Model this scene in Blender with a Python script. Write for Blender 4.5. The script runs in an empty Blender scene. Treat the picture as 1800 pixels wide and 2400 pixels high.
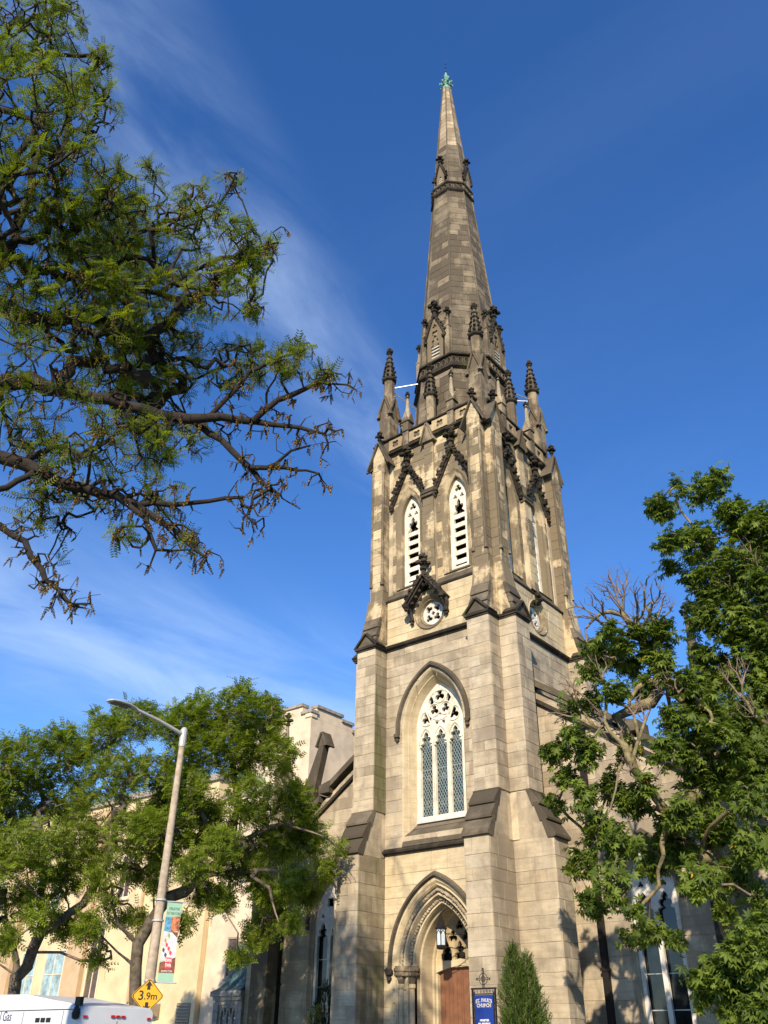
import bpy, math, random
import numpy as np
from mathutils import Vector, Matrix
sin, cos, pi, R = math.sin, math.cos, math.pi, math.radians
SC = bpy.context.scene
COL = SC.collection

# ------------------------------------------------------------------ camera
cam_d = bpy.data.cameras.new('camera'); cam = bpy.data.objects.new('camera', cam_d); COL.objects.link(cam)
YAW, PITCH, ROLL = .6823, .5619, .0122
_f = Vector((-sin(YAW)*cos(PITCH), cos(YAW)*cos(PITCH), sin(PITCH)))
_r = Vector((cos(YAW), sin(YAW), 0)); _u = _r.cross(_f)
_r, _u = cos(ROLL)*_r+sin(ROLL)*_u, -sin(ROLL)*_r+cos(ROLL)*_u
CAM = Vector((17.331, -27.2, 1.61))
cam.matrix_world = Matrix(((_r.x, _u.x, -_f.x, CAM.x), (_r.y, _u.y, -_f.y, CAM.y), (_r.z, _u.z, -_f.z, CAM.z), (0, 0, 0, 1)))
cam_d.sensor_fit = 'VERTICAL'; cam_d.sensor_height = 36; cam_d.sensor_width = 27; cam_d.lens = 30.007
cam_d.clip_start = .1; cam_d.clip_end = 6000
SC.camera = cam

# ------------------------------------------------------------------ sky, sun, exposure
SUN_AZ, SUN_EL = R(27), R(30)                 # azimuth measured from -y towards +x
SUN = Vector((sin(SUN_AZ)*cos(SUN_EL), -cos(SUN_AZ)*cos(SUN_EL), sin(SUN_EL)))
W = bpy.data.worlds.new('World'); SC.world = W; W.use_nodes = True
wt = W.node_tree; wn = wt.nodes; wl = wt.links; wn.clear()
wo = wn.new('ShaderNodeOutputWorld'); bg = wn.new('ShaderNodeBackground'); sky = wn.new('ShaderNodeTexSky')
sky.sky_type = 'NISHITA'; sky.sun_disc = False; sky.sun_elevation = SUN_EL
sky.sun_rotation = math.atan2(SUN.x, SUN.y)
sky.air_density = 1.0; sky.dust_density = 0.; sky.ozone_density = 4.0
def wmath(op, a, b=None, c=None):
    n = wn.new('ShaderNodeMath'); n.operation = op
    for i, v in enumerate((a, b, c)):
        if v is None: continue
        if isinstance(v, (int, float)): n.inputs[i].default_value = v
        else: wl.new(v, n.inputs[i])
    return n.outputs[0]
# thin cirrus: noise drawn out along one direction of a flat cloud layer
tc = wn.new('ShaderNodeTexCoord'); sx = wn.new('ShaderNodeSeparateXYZ'); wl.new(tc.outputs['Generated'], sx.inputs[0])
zz = wmath('MAXIMUM', wmath('ADD', sx.outputs[2], .12), .05)
cx_ = wn.new('ShaderNodeCombineXYZ'); wl.new(wmath('DIVIDE', sx.outputs[0], zz), cx_.inputs[0]); wl.new(wmath('DIVIDE', sx.outputs[1], zz), cx_.inputs[1])
def cloud(rot, scl, nscale, detail, lo, hi, off, dist=.6):
    mp = wn.new('ShaderNodeMapping'); mp.inputs['Rotation'].default_value = (0, 0, rot); mp.inputs['Scale'].default_value = (scl[0], scl[1], 1)
    mp.inputs['Location'].default_value = (off[0], off[1], 0)
    wl.new(cx_.outputs[0], mp.inputs[0]); nz = wn.new('ShaderNodeTexNoise'); nz.inputs['Scale'].default_value = nscale
    nz.inputs['Detail'].default_value = detail; nz.inputs['Roughness'].default_value = .58; nz.inputs['Distortion'].default_value = dist
    wl.new(mp.outputs[0], nz.inputs['Vector'])
    rp = wn.new('ShaderNodeMapRange'); rp.interpolation_type = 'SMOOTHSTEP'
    rp.inputs[1].default_value = lo; rp.inputs[2].default_value = hi; wl.new(nz.outputs[0], rp.inputs[0])
    return rp.outputs[0]
def streak(ang, c, w):          # soft band of cloud lying along one direction of the layer
    ax = wmath('ADD', wmath('MULTIPLY', wmath('DIVIDE', sx.outputs[0], zz), cos(ang)), wmath('MULTIPLY', wmath('DIVIDE', sx.outputs[1], zz), sin(ang)))
    rp = wn.new('ShaderNodeMapRange'); rp.interpolation_type = 'SMOOTHSTEP'; rp.inputs[1].default_value = w; rp.inputs[2].default_value = 0
    wl.new(wmath('ABSOLUTE', wmath('SUBTRACT', ax, c)), rp.inputs[0]); return rp.outputs[0]
f1 = cloud(R(-15), (1.5, .55), 5.5, 9, .25, .85, (4.3, 2.7), .5); f2 = cloud(R(-10), (1.2, .5), 2.6, 8, .30, .75, (1.2, .4), .6); f3 = cloud(R(60), (.5, 1.5), 1.5, 9, .46, .82, (9.1, .4), .7)
b1 = streak(R(15.5), -.455, .13); b2 = streak(R(-8), -1.78, .62)
cm = wmath('MINIMUM', wmath('ADD', wmath('ADD', wmath('MULTIPLY', wmath('MULTIPLY', b1, f1), .42), wmath('MULTIPLY', wmath('MULTIPLY', b2, f2), .5)), wmath('MULTIPLY', f3, .025)), .75)
hs_ = wn.new('ShaderNodeHueSaturation'); hs_.inputs['Saturation'].default_value = 1.22; hs_.inputs['Hue'].default_value = .51; wl.new(sky.outputs[0], hs_.inputs['Color'])
mixc = wn.new('ShaderNodeMixRGB'); wl.new(cm, mixc.inputs[0]); wl.new(hs_.outputs[0], mixc.inputs[1]); mixc.inputs[2].default_value = (3.6, 4.6, 6.2, 1)
wl.new(mixc.outputs[0], bg.inputs[0]); bg.inputs[1].default_value = .142; wl.new(bg.outputs[0], wo.inputs[0])
sd = bpy.data.lights.new('sun', 'SUN'); sd.energy = 4.8; sd.angle = R(.53); sd.color = (1.0, .85, .64)
so = bpy.data.objects.new('sun', sd); COL.objects.link(so); so.location = (30, -60, 40); so.rotation_euler = SUN.to_track_quat('Z', 'Y').to_euler()
SC.view_settings.view_transform = 'Standard'; SC.view_settings.look = 'None'
SC.view_settings.exposure = .55; SC.view_settings.gamma = 1; SC.view_settings.use_curve_mapping = False
cy = SC.cycles; cy.max_bounces = 5; cy.diffuse_bounces = 3; cy.glossy_bounces = 3; cy.transmission_bounces = 4; cy.transparent_max_bounces = 6
cy.use_denoising = True; cy.caustics_reflective = False; cy.caustics_refractive = False

# ------------------------------------------------------------------ materials
def nodes(name):
    m = bpy.data.materials.new(name); m.use_nodes = True; nt = m.node_tree
    return m, nt, nt.nodes['Principled BSDF']
def noise(nt, scale, detail=4, vec=None, rough=.55, dist=0):
    n = nt.nodes.new('ShaderNodeTexNoise'); n.inputs['Scale'].default_value = scale; n.inputs['Detail'].default_value = detail
    n.inputs['Roughness'].default_value = rough; n.inputs['Distortion'].default_value = dist
    if vec is not None: nt.links.new(vec, n.inputs['Vector'])
    return n.outputs[0]
def ramp(nt, fac, a, b, t0=0., t1=1.):
    n = nt.nodes.new('ShaderNodeMapRange'); n.interpolation_type = 'SMOOTHSTEP'; n.inputs[1].default_value = a; n.inputs[2].default_value = b
    n.inputs[3].default_value = t0; n.inputs[4].default_value = t1; nt.links.new(fac, n.inputs[0]); return n.outputs[0]
def mixrgb(nt, fac, a, b, blend='MIX'):
    n = nt.nodes.new('ShaderNodeMixRGB'); n.blend_type = blend
    for i, v in ((0, fac), (1, a), (2, b)):
        if hasattr(v, 'links'): nt.links.new(v, n.inputs[i])
        elif i == 0: n.inputs[0].default_value = v
        else: n.inputs[i].default_value = (*v, 1)
    return n.outputs[0]
def mth(nt, op, a, b):
    n = nt.nodes.new('ShaderNodeMath'); n.operation = op
    for i, v in ((0, a), (1, b)):
        if hasattr(v, 'links'): nt.links.new(v, n.inputs[i])
        else: n.inputs[i].default_value = v
    return n.outputs[0]
def pos(nt, scale=(1, 1, 1)):
    g = nt.nodes.new('ShaderNodeNewGeometry'); mp = nt.nodes.new('ShaderNodeMapping'); mp.inputs['Scale'].default_value = scale
    nt.links.new(g.outputs['Position'], mp.inputs[0]); return mp.outputs[0]
def attr(nt, name='tint'):
    a = nt.nodes.new('ShaderNodeAttribute'); a.attribute_name = name; return a.outputs['Fac']
def stone(name, c0, c1, soot=.5, sootcol=(.040, .034, .028), moss=0., bump=.35, streak=1., cap=.85, grey=.28, edge=(.05, .10)):
    m, nt, b = nodes(name); p = pos(nt); ps = pos(nt, (1.4, 1.4, .22)); t = attr(nt)
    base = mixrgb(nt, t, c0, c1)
    hue = nt.nodes.new('ShaderNodeMath'); hue.operation = 'FRACT'; nt.links.new(mth(nt, 'MULTIPLY', t, 7.31), hue.inputs[0])
    g = sum(c1)/3; gc = tuple(.45*g+.42*x for x in c1)                       # some blocks are greyer, some warmer
    base = mixrgb(nt, ramp(nt, hue.outputs[0], .35, 1., 0, grey), base, gc)
    base = mixrgb(nt, ramp(nt, hue.outputs[0], .0, .16, grey*.5, 0), base, (c1[0]*1.05, c1[1]*.93, c1[2]*.74))
    fine = noise(nt, 26, 5, p, .7); big_ = noise(nt, .5, 7, ps, .7, .3); med = noise(nt, 2.4, 6, p, .6); bed = noise(nt, 2.2, 6, pos(nt, (.55, .55, 5.5)), .62, .4)
    base = mixrgb(nt, ramp(nt, med, .38, .72, 0, .45), base, tuple(.66*x for x in c0))
    base = mixrgb(nt, ramp(nt, bed, .44, .70, 0, .42), base, tuple(.66*x for x in c0))
    base = mixrgb(nt, ramp(nt, bed, .36, .25, 0, .35), base, tuple(min(1, 1.12*x) for x in c1))
    base = mixrgb(nt, ramp(nt, fine, .3, .75, 0, .28), base, tuple(.5*x for x in c0))
    base = mixrgb(nt, ramp(nt, big_, .42, .68, 0, .42), base, tuple(.55*x for x in c0))        # long run-off stains
    if soot > 0:
        s1 = noise(nt, .75, 6, p, .66, .5); s2 = noise(nt, 1.5, 5, ps, .6)
        s = mth(nt, 'ADD', mth(nt, 'MULTIPLY', s1, .6), mth(nt, 'MULTIPLY', s2, .4*streak))
        s = mth(nt, 'ADD', s, mth(nt, 'MULTIPLY', mth(nt, 'SUBTRACT', t, .5), -.16))
        k = .60-.26*soot
        base = mixrgb(nt, ramp(nt, s, k-edge[0], k+edge[1], 0, cap), base, sootcol)
    if moss > 0:
        mo = noise(nt, 1.1, 6, ps, .65); base = mixrgb(nt, ramp(nt, mo, .60-.2*moss, .78-.2*moss, 0, .75), base, (.10, .105, .035))
    nt.links.new(base, b.inputs['Base Color']); b.inputs['Roughness'].default_value = .92; b.inputs['Specular IOR Level'].default_value = .2
    bp = nt.nodes.new('ShaderNodeBump'); bp.inputs['Strength'].default_value = bump; bp.inputs['Distance'].default_value = .02
    nt.links.new(mth(nt, 'ADD', mth(nt, 'MULTIPLY', fine, .6), noise(nt, 7, 6, p, .65)), bp.inputs['Height']); nt.links.new(bp.outputs[0], b.inputs['Normal'])
    return m
def plain(name, col, rough=.6, metal=0., var=.12, scale=6, bump=0., spec=.4):
    m, nt, b = nodes(name); p = pos(nt); n = noise(nt, scale, 5, p, .6)
    c = mixrgb(nt, ramp(nt, n, .3, .75, 0, 1), tuple(min(1, x*(1+var)) for x in col), tuple(x*(1-2*var) for x in col))
    nt.links.new(c, b.inputs['Base Color']); b.inputs['Roughness'].default_value = rough; b.inputs['Metallic'].default_value = metal
    b.inputs['Specular IOR Level'].default_value = spec
    if bump:
        bp = nt.nodes.new('ShaderNodeBump'); bp.inputs['Strength'].default_value = bump; bp.inputs['Distance'].default_value = .02
        nt.links.new(noise(nt, scale*5, 5, p, .7), bp.inputs['Height']); nt.links.new(bp.outputs[0], b.inputs['Normal'])
    return m
def leafmat(name, dark, light, trans=.45, tcol=None, rough=.5):
    m, nt, b = nodes(name); out = nt.nodes['Material Output']
    n = noise(nt, .9, 3, pos(nt)); f = mth(nt, 'ADD', mth(nt, 'MULTIPLY', attr(nt), .8), mth(nt, 'MULTIPLY', mth(nt, 'SUBTRACT', n, .5), .7))
    c = mixrgb(nt, f, dark, light); nt.links.new(c, b.inputs['Base Color']); b.inputs['Roughness'].default_value = rough; b.inputs['Specular IOR Level'].default_value = .25
    t = nt.nodes.new('ShaderNodeBsdfTranslucent'); nt.links.new(mixrgb(nt, 1., c, tcol or (1.5, 1.7, .7), 'MULTIPLY'), t.inputs[0])
    mx = nt.nodes.new('ShaderNodeMixShader'); mx.inputs[0].default_value = trans
    nt.links.new(b.outputs[0], mx.inputs[1]); nt.links.new(t.outputs[0], mx.inputs[2]); nt.links.new(mx.outputs[0], out.inputs[0])
    return m
M = {}
M['low'] = stone('sandstone_lower', (.42, .345, .242), (.61, .52, .375), .44, (.19, .155, .115), .0, .35, cap=.6)
M['cream'] = stone('sandstone_fresh', (.52, .415, .255), (.72, .60, .385), .20, (.17, .125, .08), 0, .25, cap=.55, grey=.3)
M['moss'] = stone('sandstone_mossy', (.36, .30, .20), (.52, .445, .30), .42, (.13, .105, .07), .72, .3, cap=.55)
M['up'] = stone('sandstone_belfry', (.44, .345, .21), (.72, .58, .365), .56, (.125, .10, .068), .0, .35, cap=.82, grey=.2, edge=(.02, .055))
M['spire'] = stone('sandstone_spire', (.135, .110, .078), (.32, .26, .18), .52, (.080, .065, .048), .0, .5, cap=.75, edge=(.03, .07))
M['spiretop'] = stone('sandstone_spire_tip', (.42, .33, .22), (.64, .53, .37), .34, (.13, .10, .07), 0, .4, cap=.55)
M['pinn'] = stone('sandstone_pinnacle', (.24, .19, .125), (.46, .37, .245), .58, (.085, .068, .048), .12, .5, cap=.82, edge=(.03, .07))
M['soot'] = stone('sooty_sandstone', (.045, .037, .029), (.10, .082, .06), .5, (.020, .017, .014), .2, .6, cap=.8, grey=.2)
M['slab'] = stone('weathered_slab_stone', (.115, .095, .068), (.215, .178, .128), .55, (.06, .050, .037), .06, .4, cap=.7, grey=.2)
M['mortar'] = plain('lime_mortar', (.46, .385, .275), .95, 0, .25, 1.5)
M['mortar2'] = plain('pale_mortar', (.52, .45, .35), .95, 0, .3, 2)
M['white'] = plain('white_paint', (.69, .645, .535), .7, 0, .14, 3)
M['whitegrey'] = plain('weathered_white_paint', (.60, .575, .52), .7, 0, .12, 4)
M['glass'] = plain('leaded_glass', (.014, .040, .038), .12, 0, .3, 9, 0, .6)
M['darkglass'] = plain('dark_glass', (.010, .012, .014), .08, 0, .3, 5, 0, .6)
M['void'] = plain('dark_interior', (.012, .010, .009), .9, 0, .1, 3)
M['lead'] = plain('lead_came', (.42, .45, .44), .5, .3, .1, 8)
M['door'] = plain('brown_door_paint', (.195, .086, .044), .5, 0, .10, 5)
M['iron'] = plain('black_iron', (.018, .014, .013), .55, .3, .2, 12)
M['copper'] = plain('copper_patina', (.16, .33, .27), .75, 0, .18, 6, .2)
M['slate'] = plain('roof_slate', (.06, .062, .068), .6, 0, .25, 4, .3)
M['lampglass'] = plain('frosted_lamp_glass', (.50, .60, .66), .35, 0, .05, 5)
M['rod'] = plain('galvanised_rod', (.62, .62, .60), .4, .6, .1, 8)
# ------------------------------------------------------------------ mesh helpers
ORG = {}
def tag(o, label=None, cat=None, group=None, kind=None):
    if label: o['label'] = label
    if cat: o['category'] = cat
    if group: o['group'] = group
    if kind: o['kind'] = kind
    return o
def thing(name, label, cat, loc=(0, 0, 0), group=None):
    o = bpy.data.objects.new(name, None); COL.objects.link(o); o.location = loc; o.empty_display_size = .3
    ORG[o.name] = Vector(loc); return tag(o, label, cat, group)
def put(name, me, mat, parent=None, kind=None):
    """link a mesh given in world coordinates; with a parent it is stored relative to the thing's base"""
    o = bpy.data.objects.new(name, me); COL.objects.link(o)
    if mat is not None and not me.materials:
        for mm in (mat if isinstance(mat, (list, tuple)) else [mat]): me.materials.append(mm)
    if parent is not None:
        og = ORG[parent.name]; ORG[o.name] = og
        if og.length > 0: me.transform(Matrix.Translation(-og))
        o.parent = parent
    else: ORG[o.name] = Vector((0, 0, 0))
    if kind: o['kind'] = kind
    return o
class MB:
    def __init__(s): s.v = []; s.f = []; s.t = []
    def add(s, vs, fs, t=.5):
        n = len(s.v); s.v.extend(tuple(p) for p in vs); s.f.extend(tuple(i+n for i in f) for f in fs); s.t.extend([t]*len(fs)); return s
    def hexa(s, p, t=.5):    # p: 4 bottom, 4 top
        return s.add(p, [(3, 2, 1, 0), (4, 5, 6, 7), (0, 1, 5, 4), (1, 2, 6, 5), (2, 3, 7, 6), (3, 0, 4, 7)], t)
    def box(s, x0, x1, y0, y1, z0, z1, t=.5):
        return s.hexa([(x0, y0, z0), (x1, y0, z0), (x1, y1, z0), (x0, y1, z0), (x0, y0, z1), (x1, y0, z1), (x1, y1, z1), (x0, y1, z1)], t)
    def mbox(s, m, u0, u1, d0, d1, z0, z1, t=.5):
        return s.hexa([m(u0, d0, z0), m(u1, d0, z0), m(u1, d1, z0), m(u0, d1, z0), m(u0, d0, z1), m(u1, d0, z1), m(u1, d1, z1), m(u0, d1, z1)], t)
    def prism(s, poly, fn, a, b, t=.5):   # fn(p,q,w): extrude polygon (p,q) from w=a to w=b
        n = len(poly); vs = [fn(p, q, a) for p, q in poly]+[fn(p, q, b) for p, q in poly]
        fs = [tuple(range(n-1, -1, -1)), tuple(range(n, 2*n))]+[(i, (i+1) % n, n+(i+1) % n, n+i) for i in range(n)]
        return s.add(vs, fs, t)
    def tube(s, pts, rad, n=8, t=.5, cap=True):
        pts = [Vector(p) for p in pts]; k = len(pts); rad = rad if isinstance(rad, (list, tuple)) else [rad]*k
        vs = []; fs = []
        for i, p in enumerate(pts):
            d = (pts[min(i+1, k-1)]-pts[max(i-1, 0)]).normalized(); a = d.orthogonal().normalized()
            if i and abs(a.dot(pa)) < .999: a = (pa-d*pa.dot(d)).normalized()
            pa = a; b = d.cross(a)
            vs += [p+(a*cos(2*pi*j/n)+b*sin(2*pi*j/n))*rad[i] for j in range(n)]
        for i in range(k-1): fs += [(i*n+j, i*n+(j+1) % n, (i+1)*n+(j+1) % n, (i+1)*n+j) for j in range(n)]
        if cap: fs += [tuple(range(n-1, -1, -1)), tuple(range((k-1)*n, k*n))]
        return s.add(vs, fs, t)
    def lathe(s, c, prof, n=8, rot=0., t=.5):   # prof: (radius, z) bottom to top
        vs = []; fs = []; k = len(prof)
        for r, z in prof: vs += [(c[0]+r*cos(rot+2*pi*j/n), c[1]+r*sin(rot+2*pi*j/n), c[2]+z) for j in range(n)]
        for i in range(k-1): fs += [(i*n+j, i*n+(j+1) % n, (i+1)*n+(j+1) % n, (i+1)*n+j) for j in range(n)]
        fs += [tuple(range(n-1, -1, -1)), tuple(range((k-1)*n, k*n))]
        return s.add(vs, fs, t)
    def blob(s, c, r, rnd, sq=(1, 1, 1), t=.5):
        vs = [(c[0]+x*r*sq[0]*q, c[1]+y*r*sq[1]*q, c[2]+z*r*sq[2]*q) for (x, y, z) in ICO[0] for q in (rnd.uniform(.72, 1.22),)]
        return s.add(vs, ICO[1], t)
    def mesh(s, name, smooth=False):
        me = bpy.data.meshes.new(name); me.from_pydata(s.v, [], s.f); a = me.attributes.new('tint', 'FLOAT', 'FACE'); a.data.foreach_set('value', s.t)
        if smooth: me.polygons.foreach_set('use_smooth', [True]*len(me.polygons))
        me.update(); return me
    def link(s, name, mat, parent=None, kind=None, smooth=False):
        return put(name, s.mesh(name, smooth), M[mat] if isinstance(mat, str) else mat, parent, kind)
def _ico():
    import bmesh
    bm = bmesh.new(); bmesh.ops.create_icosphere(bm, subdivisions=1, radius=1.0); bm.verts.ensure_lookup_table()
    r = ([tuple(v.co) for v in bm.verts], [tuple(v.index for v in f.verts) for f in bm.faces]); bm.free(); return r
ICO = _ico()
def F(k):   # face k of the tower: u along the face, d outwards, z up.  0 front (-y), 1 right (+x), 2 back, 3 left
    c, s = (1, 0, -1, 0)[k], (0, 1, 0, -1)[k]
    return lambda u, d, z: (c*u+s*d, s*u-c*d, z)
def rise_pts(cx, zs, a, h, n=12):       # left half of a pointed arch, springing to apex
    Rr = (a*a+h*h)/(2*a); tm = math.asin(min(1, h/Rr)) if h <= Rr else pi/2
    return [(cx-(a-Rr+Rr*cos(tm*i/n)), zs+Rr*sin(tm*i/n)) for i in range(n+1)]
def arch(cx, zs, a, h, zb, n=12):
    L = rise_pts(cx, zs, a, h, n); Rt = [(2*cx-x, z) for x, z in reversed(L[:-1])]
    pts = L+Rt
    if zb < zs-1e-6: pts = [(cx-a, zb)]+pts+[(cx+a, zb)]
    return pts
def loft_arch(mb, m, cx, zs, rows, n=12, t=.5, close=False):   # rows (a,h,d,zb)
    P = [[m(x, d, z) for x, z in arch(cx, zs, a, h, zb, n)] for a, h, d, zb in rows]; k = len(P[0]); vs = sum(P, []); fs = []
    L = len(P) if close else len(P)-1
    for i in range(L):
        j2 = (i+1) % len(P); fs += [(i*k+j, i*k+j+1, j2*k+j+1, j2*k+j) for j in range(k-1)]
    if close: fs += [tuple(i*k for i in range(len(P))), tuple(i*k+k-1 for i in range(len(P)))[::-1]]
    mb.add(vs, fs, t); return mb
class Op:      # pointed opening in a wall
    def __init__(s, cx, zs, a, h, zb): s.cx, s.zs, s.a, s.h, s.zb = cx, zs, a, h, zb; s.R = (a*a+h*h)/(2*a); s.top = zs+h
    def hw(s, z):
        if z > s.top or z < s.zb-1e-6: return 0
        if z <= s.zs: return s.a
        return max(0, s.a-s.R+math.sqrt(max(0, s.R**2-(z-s.zs)**2)))
class Ring:    # round opening
    def __init__(s, cx, cz, r): s.cx, s.cz, s.r = cx, cz, r; s.zb, s.top = cz-r, cz+r
    def hw(s, z): return math.sqrt(max(0, s.r**2-(z-s.cz)**2))
def clip_half(poly, a, b, c):   # keep a*u+b*z<=c
    o = []
    for i, p in enumerate(poly):
        q = poly[(i+1) % len(poly)]; fp = a*p[0]+b*p[1]-c; fq = a*q[0]+b*q[1]-c
        if fp <= 0: o.append(p)
        if fp*fq < 0: t = fp/(fp-fq); o.append((p[0]+t*(q[0]-p[0]), p[1]+t*(q[1]-p[1])))
    return o
def area(p): return abs(sum(p[i][0]*p[(i+1) % len(p)][1]-p[(i+1) % len(p)][0]*p[i][1] for i in range(len(p))))/2
def pieces(u0, u1, za, zb, ops, clips=()):
    hit = [o for o in ops if o.zb < zb-1e-4 and o.top > za+1e-4 and o.cx+max(o.hw(za), o.hw((za+zb)/2), o.hw(zb)) > u0 and o.cx-max(o.hw(za), o.hw((za+zb)/2), o.hw(zb)) < u1]
    out = []
    if not hit: out = [[(u0, za), (u1, za), (u1, zb), (u0, zb)]]
    elif len(hit) > 1:
        hit.sort(key=lambda o: o.cx); mid = (hit[0].cx+hit[1].cx)/2
        return pieces(u0, mid, za, zb, hit[:1], clips)+pieces(mid, u1, za, zb, hit[1:], clips)
    else:
        o = hit[0]; zs = [za+(zb-za)*i/6 for i in range(7)]
        if u0 < o.cx:
            r = [(max(u0, min(u1, o.cx-o.hw(z))), z) for z in zs]
            if max(x for x, _ in r) > u0+.04: out.append([(u0, za)]+r+[(u0, zb)])
        if u1 > o.cx:
            l = [(min(u1, max(u0, o.cx+o.hw(z))), z) for z in zs]
            if min(x for x, _ in l) < u1-.04: out.append([(u1, zb)]+l[::-1]+[(u1, za)])
    for c in clips: out = [clip_half(p, *c) for p in out]
    return [p for p in out if len(p) > 2 and area(p) > .012]
STONES = []      # (projected size, mb-ready verts, faces, tint, material, parent)
def courses(z0, z1, rnd, lo=.34, hi=.52, must=()):
    zs = [z0]
    marks = sorted([m for m in must if z0+.05 < m < z1-.05])+[z1]
    for mk in marks:
        while mk-zs[-1] > hi*1.25: zs.append(zs[-1]+rnd.uniform(lo, hi))
        if mk-zs[-1] < .16 and len(zs) > 1: zs[-1] = mk
        else: zs.append(mk)
    return zs
def ashlar(core, m, u0, u1, zs, d, mat, parent, rnd, ops=(), clips=(), lmin=.55, lmax=1.15, vis=1., gap=.007, proud=.010, tv=(0, 1)):
    """core: MB for the recessed mortar bed; stones are laid in front of it, one piece each"""
    cth = .009
    for ci in range(len(zs)-1):
        za, zb = zs[ci], zs[ci+1]
        for p in pieces(u0, u1, za, zb, ops, clips):
            core.add([m(x, d-cth, z) for x, z in p], [tuple(range(len(p)))])
        u = u0; first = True
        while u < u1-1e-4:
            L = rnd.uniform(lmin, lmax)*(.55 if first and ci % 2 else 1); first = False
            e = u+L
            if u1-e < lmin*.6: e = u1
            for p in pieces(u+gap/2, e-gap/2, za+gap/2, zb-gap/2, ops, clips):
                n = len(p); cu = sum(x for x, _ in p)/n; cz = sum(z for _, z in p)/n
                r = rnd.uniform(0, proud); ins = .006
                wu = max(x for x, _ in p)-min(x for x, _ in p); wz = max(z for _, z in p)-min(z for _, z in p)
                ku, kz = max(.5, 1-2*ins/max(wu, .05)), max(.5, 1-2*ins/max(wz, .05))
                p = [(x+rnd.uniform(-.004, .004), z+rnd.uniform(-.004, .004)) for x, z in p]
                vs = [m(x, d-.05, z) for x, z in p]+[m(x, d+r-.006, z) for x, z in p]+[m(cu+(x-cu)*ku, d+r, cz+(z-cz)*kz) for x, z in p]
                fs = [(i, (i+1) % n, n+(i+1) % n, n+i) for i in range(n)]+[(n+i, n+(i+1) % n, 2*n+(i+1) % n, 2*n+i) for i in range(n)]+[tuple(range(2*n, 3*n))]
                c = Vector(m(cu, d, cz)); t = tv[0]+(tv[1]-tv[0])*min(1, max(0, rnd.gauss(.55, .22)))
                STONES.append((area(p)*vis/(c-CAM).length_squared, vs, fs, t, mat, parent))
            u = e
def plate(name, outlines, m, d, thick, mat, parent, kind=None):
    """flat tracery: filled outline with holes, given thickness"""
    cu = bpy.data.curves.new(name, 'CURVE'); cu.dimensions = '2D'; cu.fill_mode = 'BOTH'; cu.extrude = thick/2
    for pl in outlines:
        sp = cu.splines.new('POLY'); sp.points.add(len(pl)-1); sp.use_cyclic_u = True
        for p, (x, z) in zip(sp.points, pl): p.co = (x, z, 0, 1)
    ob = bpy.data.objects.new(name, cu); COL.objects.link(ob); dg = bpy.context.evaluated_depsgraph_get(); dg.update()
    me = bpy.data.meshes.new_from_object(ob.evaluated_get(dg)); bpy.data.objects.remove(ob); bpy.data.curves.remove(cu)
    for v in me.vertices: v.co = m(v.co.x, d+v.co.z, v.co.y)
    me.name = name; me.materials.clear(); return put(name, me, M[mat] if isinstance(mat, str) else mat, parent, kind)
def text(name, body, m, uc, zc, size, d, mat, parent, align='CENTER', thick=.004, sx=1., bold=0., arc=0., space=1.):
    cu = bpy.data.curves.new(name, 'FONT'); cu.body = body; cu.size = size; cu.align_x = align; cu.align_y = 'CENTER'; cu.extrude = thick/2; cu.offset = bold; cu.space_character = space
    ob = bpy.data.objects.new(name, cu); COL.objects.link(ob); dg = bpy.context.evaluated_depsgraph_get(); dg.update()
    me = bpy.data.meshes.new_from_object(ob.evaluated_get(dg)); bpy.data.objects.remove(ob); bpy.data.curves.remove(cu)
    for v in me.vertices:
        x, y = v.co.x*sx, v.co.y
        if arc: y -= x*x*arc
        v.co = m(uc+x, d+v.co.z, zc+y)
    me.materials.clear(); return put(name, me, M[mat] if isinstance(mat, str) else mat, parent)
def foil(cx, cz, r, n=3, rot=pi/2, off=.5, lobe=.44, k=36):
    o = []
    for i in range(k):
        th = 2*pi*i/k; best = .1*r
        for j in range(n):
            a = rot+2*pi*j/n; ex, ez = off*r*cos(a), off*r*sin(a); b = ex*cos(th)+ez*sin(th); disc = b*b-(ex*ex+ez*ez-(lobe*r)**2)
            if disc > 0: best = max(best, b+math.sqrt(disc))
        o.append((cx+best*cos(th), cz+best*sin(th)))
    return o
def circle(cx, cz, r, n=24): return [(cx+r*cos(2*pi*i/n), cz+r*sin(2*pi*i/n)) for i in range(n)]
def lancet(cx, w, zb, zs, h):      # cusped light: straight jambs, trefoil head ending in a point
    hw_ = w/2; L = [(cx-hw_, zb), (cx-hw_, zs-.02*h), (cx-hw_*.98, zs+.12*h), (cx-hw_*.52, zs+.22*h), (cx-hw_*.74, zs+.34*h), (cx-hw_*.80, zs+.46*h), (cx-hw_*.66, zs+.58*h), (cx-hw_*.34, zs+.60*h), (cx-hw_*.42, zs+.72*h), (cx-hw_*.26, zs+.86*h)]
    return L+[(cx, zs+h)]+[(2*cx-x, z) for x, z in reversed(L)]
def crocket_mesh(seed, r=.1):
    rnd = random.Random(seed); mb = MB()
    mb.blob((0, 0, 0), r*.8, rnd); mb.blob((0, -r*.5, r*.55), r*.62, rnd); mb.blob((r*.45, -r*.3, -r*.1), r*.5, rnd); mb.blob((-r*.45, -r*.3, -r*.1), r*.5, rnd)
    return mb.mesh('crocket')
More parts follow.
